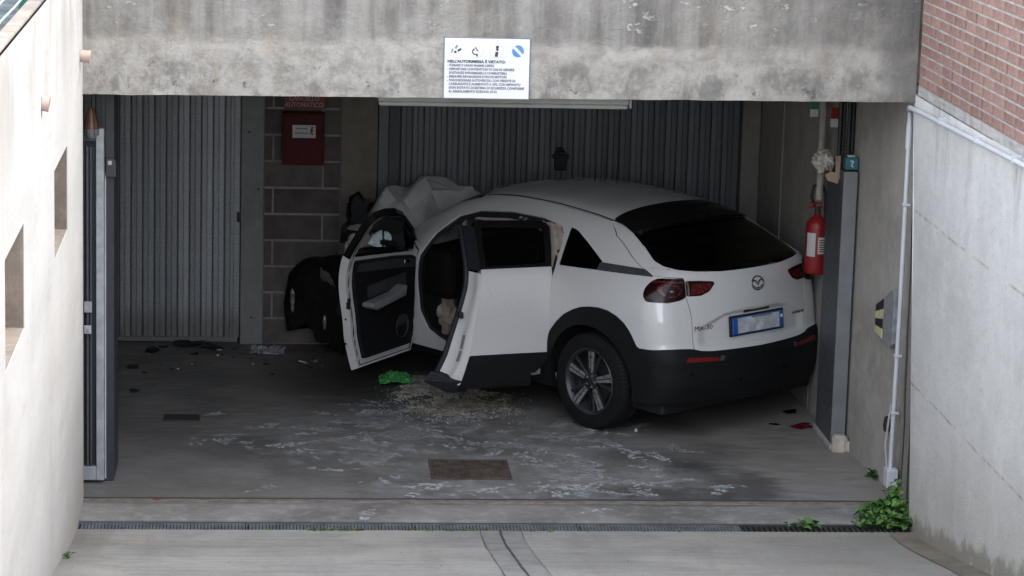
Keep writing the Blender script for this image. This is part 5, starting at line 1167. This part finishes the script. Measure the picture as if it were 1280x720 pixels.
# trodden powder prints: bar-patterned shoe soles, broken up, lying on the floor
pp = B()
def sole(x, y, a, L, miss, seed):
    c, q = math.cos(a), math.sin(a)
    n = 9
    for k in range(n):
        if random.random() < miss: continue
        t = (k+.5)/n; w = (.047 if t > .45 else .036)*(math.sin(math.pi*min(.94, max(.07, t)))**.35); dx = L*(t-.5); h = L/n*random.uniform(.36, .50)
        for (l0, l1) in ((-w, -w*.08), (w*.06, w)) if random.random() < .6 else ((-w*random.uniform(.5, 1), w*random.uniform(.5, 1)),):
            if random.random() < miss*.6: continue
            j = [random.uniform(-.004, .004) for _ in range(6)]; b = .009*(1 if l0 < 0 else -1)
            pt = [(dx-h+b+j[0], l0+j[1]), (dx+h+b+j[2], l0+j[3]), (dx+h+j[4], (l0+l1)/2), (dx+h-b, l1), (dx-h-b+j[5], l1+j[1]), (dx-h+j[0], (l0+l1)/2)]
            pp.add([(x+u*c-v*q, y+u*q+v*c, .0012) for u, v in pt], [tuple(range(6))])
for i in range(210):
    a = rng.random(4)
    if i < 120: x, y = 2.55+rng.normal(0, .72), 1.35+rng.normal(0, .62)
    elif i < 165: x, y = 3.15+rng.normal(0, .55), .35+rng.normal(0, .35)
    else: x, y = 1.75+rng.normal(0, .5), 1.9+rng.normal(0, .45)
    if x < .7 or x > 4.2 or y < -.4 or y > 2.7 or abs(y+.03) < .17 or (2.1 < x < 2.9 and .38 < y < 1.12): continue
    sole(x, y, random.choice([0, .4, -.5, 2.8, 1.2, 3.5])+rng.normal(0, .5), .25+.05*a[1], .08+.42*a[2], i)
tag(pp.build('powder_print', 'powder'), 'whitish powder shoe prints trodden over the dark garage floor', 'footprints', kind='stuff')
tag(sand(), 'patch of pale sandy absorbent spread under the open rear door', 'sand', kind='stuff')
# bright green cloth
b = B().grid(lambda u, v: (2.10+.24*(u-.5)+.02*nz(u*4, v*4), 3.32+.34*(v-.5)*(1-.4*abs(u-.5))+.04*nz(u*3, v*3, 7), .012+.032*abs(nz(u*6, v*6, 2))+.03*abs(nz(u*11, v*9, 5))+.02*math.sin(u*math.pi)), 34, 30)
o = b.build('green_cloth', 'green', smooth=True); o.modifiers.new('thick', 'SOLIDIFY').thickness = .004
tag(o, 'bright green crumpled cloth lying on the floor beside the open front door', 'cloth')
# whitish sheet
b = B().grid(lambda u, v: (1.14+.27*(u-.5)+.03*nz(u*3, v*3), 4.34+.26*(v-.5)+.05*nz(u*4, v*2, 3), .006+.035*abs(nz(u*5, v*5, 8))+.02*abs(nz(u*12, v*10))), 30, 24)
o = b.build('crumpled_sheet', 'paper', smooth=True); o.modifiers.new('thick', 'SOLIDIFY').thickness = .003
tag(o, 'crumpled whitish sheet on the floor near the concrete post', 'sheet')
def shard(name, x, y, s, mat, lab, cat, seed, flat=.35, group=None):
    r = random.Random(seed); n = r.randint(5, 7); pts = []
    for k in range(n):
        a = 2*math.pi*k/n+r.uniform(-.3, .3); q = s*r.uniform(.45, 1.1); pts.append((q*math.cos(a)*1.35, q*math.sin(a), r.uniform(.0, flat*s)))
    b = B(); h = .004+.2*s*flat
    n0 = len(pts); vs = pts+[(p[0]*.8, p[1]*.8, p[2]+h) for p in pts]+[(0, 0, h+.3*s*flat), (0, 0, 0)]
    fs = [(i, (i+1) % n0, n0+(i+1) % n0, n0+i) for i in range(n0)]+[(n0+i, n0+(i+1) % n0, 2*n0) for i in range(n0)]+[((i+1) % n0, i, 2*n0+1) for i in range(n0)]
    o = b.add(vs, fs).build(name, mat); o.location = (x, y, .001); return tag(o, lab, cat, group)
shard('plastic_fragment', .46, 4.50, .10, 'black', 'largest black broken plastic piece at the foot of the left garage door', 'debris', 1, .5)
shard('plastic_fragment', .70, 4.40, .11, 'black', 'black broken plastic piece just right of the largest one', 'debris', 2, .45)
shard('plastic_fragment', .60, 4.52, .07, 'dark_metal', 'dark bent piece between two black plastic pieces by the door', 'debris', 3, .5)
shard('plastic_fragment', .244, 4.22, .055, 'black', 'small upright black shard left of the larger broken pieces', 'debris', 4, 1.)
shard('plastic_fragment', .114, 3.745, .06, 'dark_metal', 'thin dark curved scrap near the left end of the floor', 'debris', 5, .25)
shard('plastic_fragment', .173, 2.93, .035, 'black', 'lone small black scrap left of the rusty floor cover', 'debris', 6, .5)
shard('plastic_fragment', 1.42, 3.92, .05, 'bare_metal', 'small pale metal scrap in front of the wrecked front wheel', 'debris', 7, .5)
for i in range(46):
    a = rng.random(4); x = .2+1.55*a[0]; y = 3.3+1.2*a[1]**.7
    if 1.0 < x < 1.28 and y > 4.2: continue
    shard('small_shard', x, y, .008+.026*a[2]**3, ('black', 'dark_metal', 'black', 'bare_metal')[int(a[3]*4)], 'tiny dark crash shard scattered on the floor near the wreck', 'debris', 30+i, .5, 'tiny crash shards scattered on the floor')
shard('red_shard', 4.965, 1.985, .075, 'lamp_red', 'largest red lamp fragment on the floor by the gate housing', 'debris', 71, .3)
shard('red_shard', 5.0, 2.08, .04, 'lamp_red', 'red fragment just behind the largest one', 'debris', 72, .4)
shard('red_shard', 4.78, 2.075, .035, 'lamp_dark', 'dark red fragment left of the largest red one', 'debris', 73, .3)
shard('red_shard', 4.95, 2.43, .06, 'lamp_dark', 'dark red fragment lying farthest back under the car tail', 'debris', 74, .3)
crumple('pebble', 'label', 3.745, 1.835, .012, .013, .013, .012, 4, 'small whitish stone in front of the rear tyre', 'stone', 10)
shard('dead_leaf', .46, -.012, .030, 'dead_leaf', 'small reddish dead leaf on the rail at the left', 'leaf', 81, .3)
# plants
def leafmesh(L, Wd, seed):
    r = random.Random(seed); b = B()
    def fn(u, v):
        w = Wd*math.sin(math.pi*min(1, .08+u*.92))**.8*(1+.25*math.sin(u*17+seed)); s = 2*v-1
        return (L*u, w*s, .10*L*math.sin(u*2.4)+.35*w*abs(s)-.25*L*u*u)
    return b.grid(fn, 5, 4).mesh('leaf', True)
LM = {m: [leafmesh(.075, .027, 1), leafmesh(.055, .026, 2), leafmesh(.095, .034, 3)] for m in ('leaf', 'leaf_dark')}
for m, l in LM.items():
    for me in l: me.materials.append(MT[m])
def bush(t, cx, cy, rx, ry, h, n, z0=0., big=0, sc=1.):
    acc = {'leaf': B(), 'leaf_dark': B()}
    for i in range(n):
        a = random.uniform(0, 2*math.pi); q = math.sqrt(random.random()); hh = random.random()
        x, y = cx+rx*q*math.cos(a), cy+ry*q*math.sin(a); z = z0+.01+h*hh*(1-.75*q*q)*(.75+.5*nz(x*9, y*9))
        m = 'leaf' if random.random() < .68 else 'leaf_dark'; me = random.choice(LM[m])
        M4 = Matrix.Translation((x, y, z)) @ Matrix.Rotation(random.uniform(0, 6.28), 4, 'Z') @ Matrix.Rotation(random.uniform(-.9, .35), 4, 'Y') @ Matrix.Rotation(random.uniform(-.5, .5), 4, 'X') @ Matrix.Scale(random.choice([random.uniform(.4, .8), random.uniform(.7, 1.2)])*sc, 4)
        if i < big:
            o = link('leaf', me, None, t); o.matrix_local = M4
        else:
            acc[m].add([M4 @ v.co for v in me.vertices], [tuple(p.vertices) for p in me.polygons])
    for m, b in acc.items():
        if b.v: b.build('small_leaves', m, t, smooth=True, kind='stuff')
    sb = B()
    for k in range(max(3, n//14)):
        a = random.uniform(0, 6.28); q = random.random(); sb.tube([(cx+.3*rx*q*math.cos(a), cy+.3*ry*q*math.sin(a), z0), (cx+.6*rx*q*math.cos(a), cy+.6*ry*q*math.sin(a), z0+h*.4), (cx+rx*q*math.cos(a)*.95, cy+ry*q*math.sin(a)*.95, z0+h*.75*(1-.5*q))], [.004, .003, .0015], 5)
    sb.build('stem', 'leaf_dark', t)
t = thing('weed_plant', 'bushy green weed growing at the corner of the right ramp wall', 'plant', (5.06, -.38, -.02)); bush(t, -.02, 0, .15, .19, .14, 230, 0, 150, .8); bush(t, .075, .08, .075, .12, .24, 130, .03, 90, .85); bush(t, .09, -.12, .06, .09, .08, 30)
t = thing('weed_plant', 'tiny dark weed sprouting at the foot of the inner right wall', 'plant', (5.195, .63, 0)); bush(t, 0, 0, .035, .05, .07, 12)
t = thing('weed_plant', 'small weed poking up from the black plastic drain section', 'plant', (4.55, -.52, -.02)); bush(t, 0, 0, .06, .05, .035, 14, 0, 0, .7); bush(t, -.12, .0, .05, .04, .02, 8, 0, 0, .6); bush(t, .36, .02, .08, .05, .04, 18, 0, 0, .7)
t = thing('weed_plant', 'small weed at the foot of the white wall on the left', 'plant', (.03, -1.75, ramp_z(-1.75))); bush(t, 0, 0, .015, .06, .035, 12, 0, 0, .5)
mb = B()
for i in range(240):
    x = random.choice([random.uniform(2.1, 2.95), random.uniform(1.0, 5.0), random.uniform(1.4, 1.75)]); y = -.645+random.uniform(-.012, .02); s = random.uniform(.006, .017)
    a = random.uniform(0, 6.28); mb.add([(x+s*math.cos(a+k*2.1), y+s*math.sin(a+k*2.1), -.013+random.uniform(0, .014)) for k in range(3)], [(0, 1, 2)])
tag(mb.build('moss', 'moss'), 'specks of green moss along the drain edge', 'moss', kind='stuff')
gb = B()
for i in range(420):
    x = random.uniform(.05, 5.15); y = random.uniform(-3., -.67); s = random.uniform(.0015, .004)*(1.8 if random.random() < .05 else 1); z = ramp_z(y)
    gb.add([(x+s, y, z), (x-s*.6, y+s, z), (x-s*.5, y-s, z), (x, y, z+s)], [(0, 1, 3), (1, 2, 3), (2, 0, 3)])
tag(gb.build('grit', 'gutter'), 'fine grit and crumbs lying on the ramp concrete', 'grit', kind='stuff')
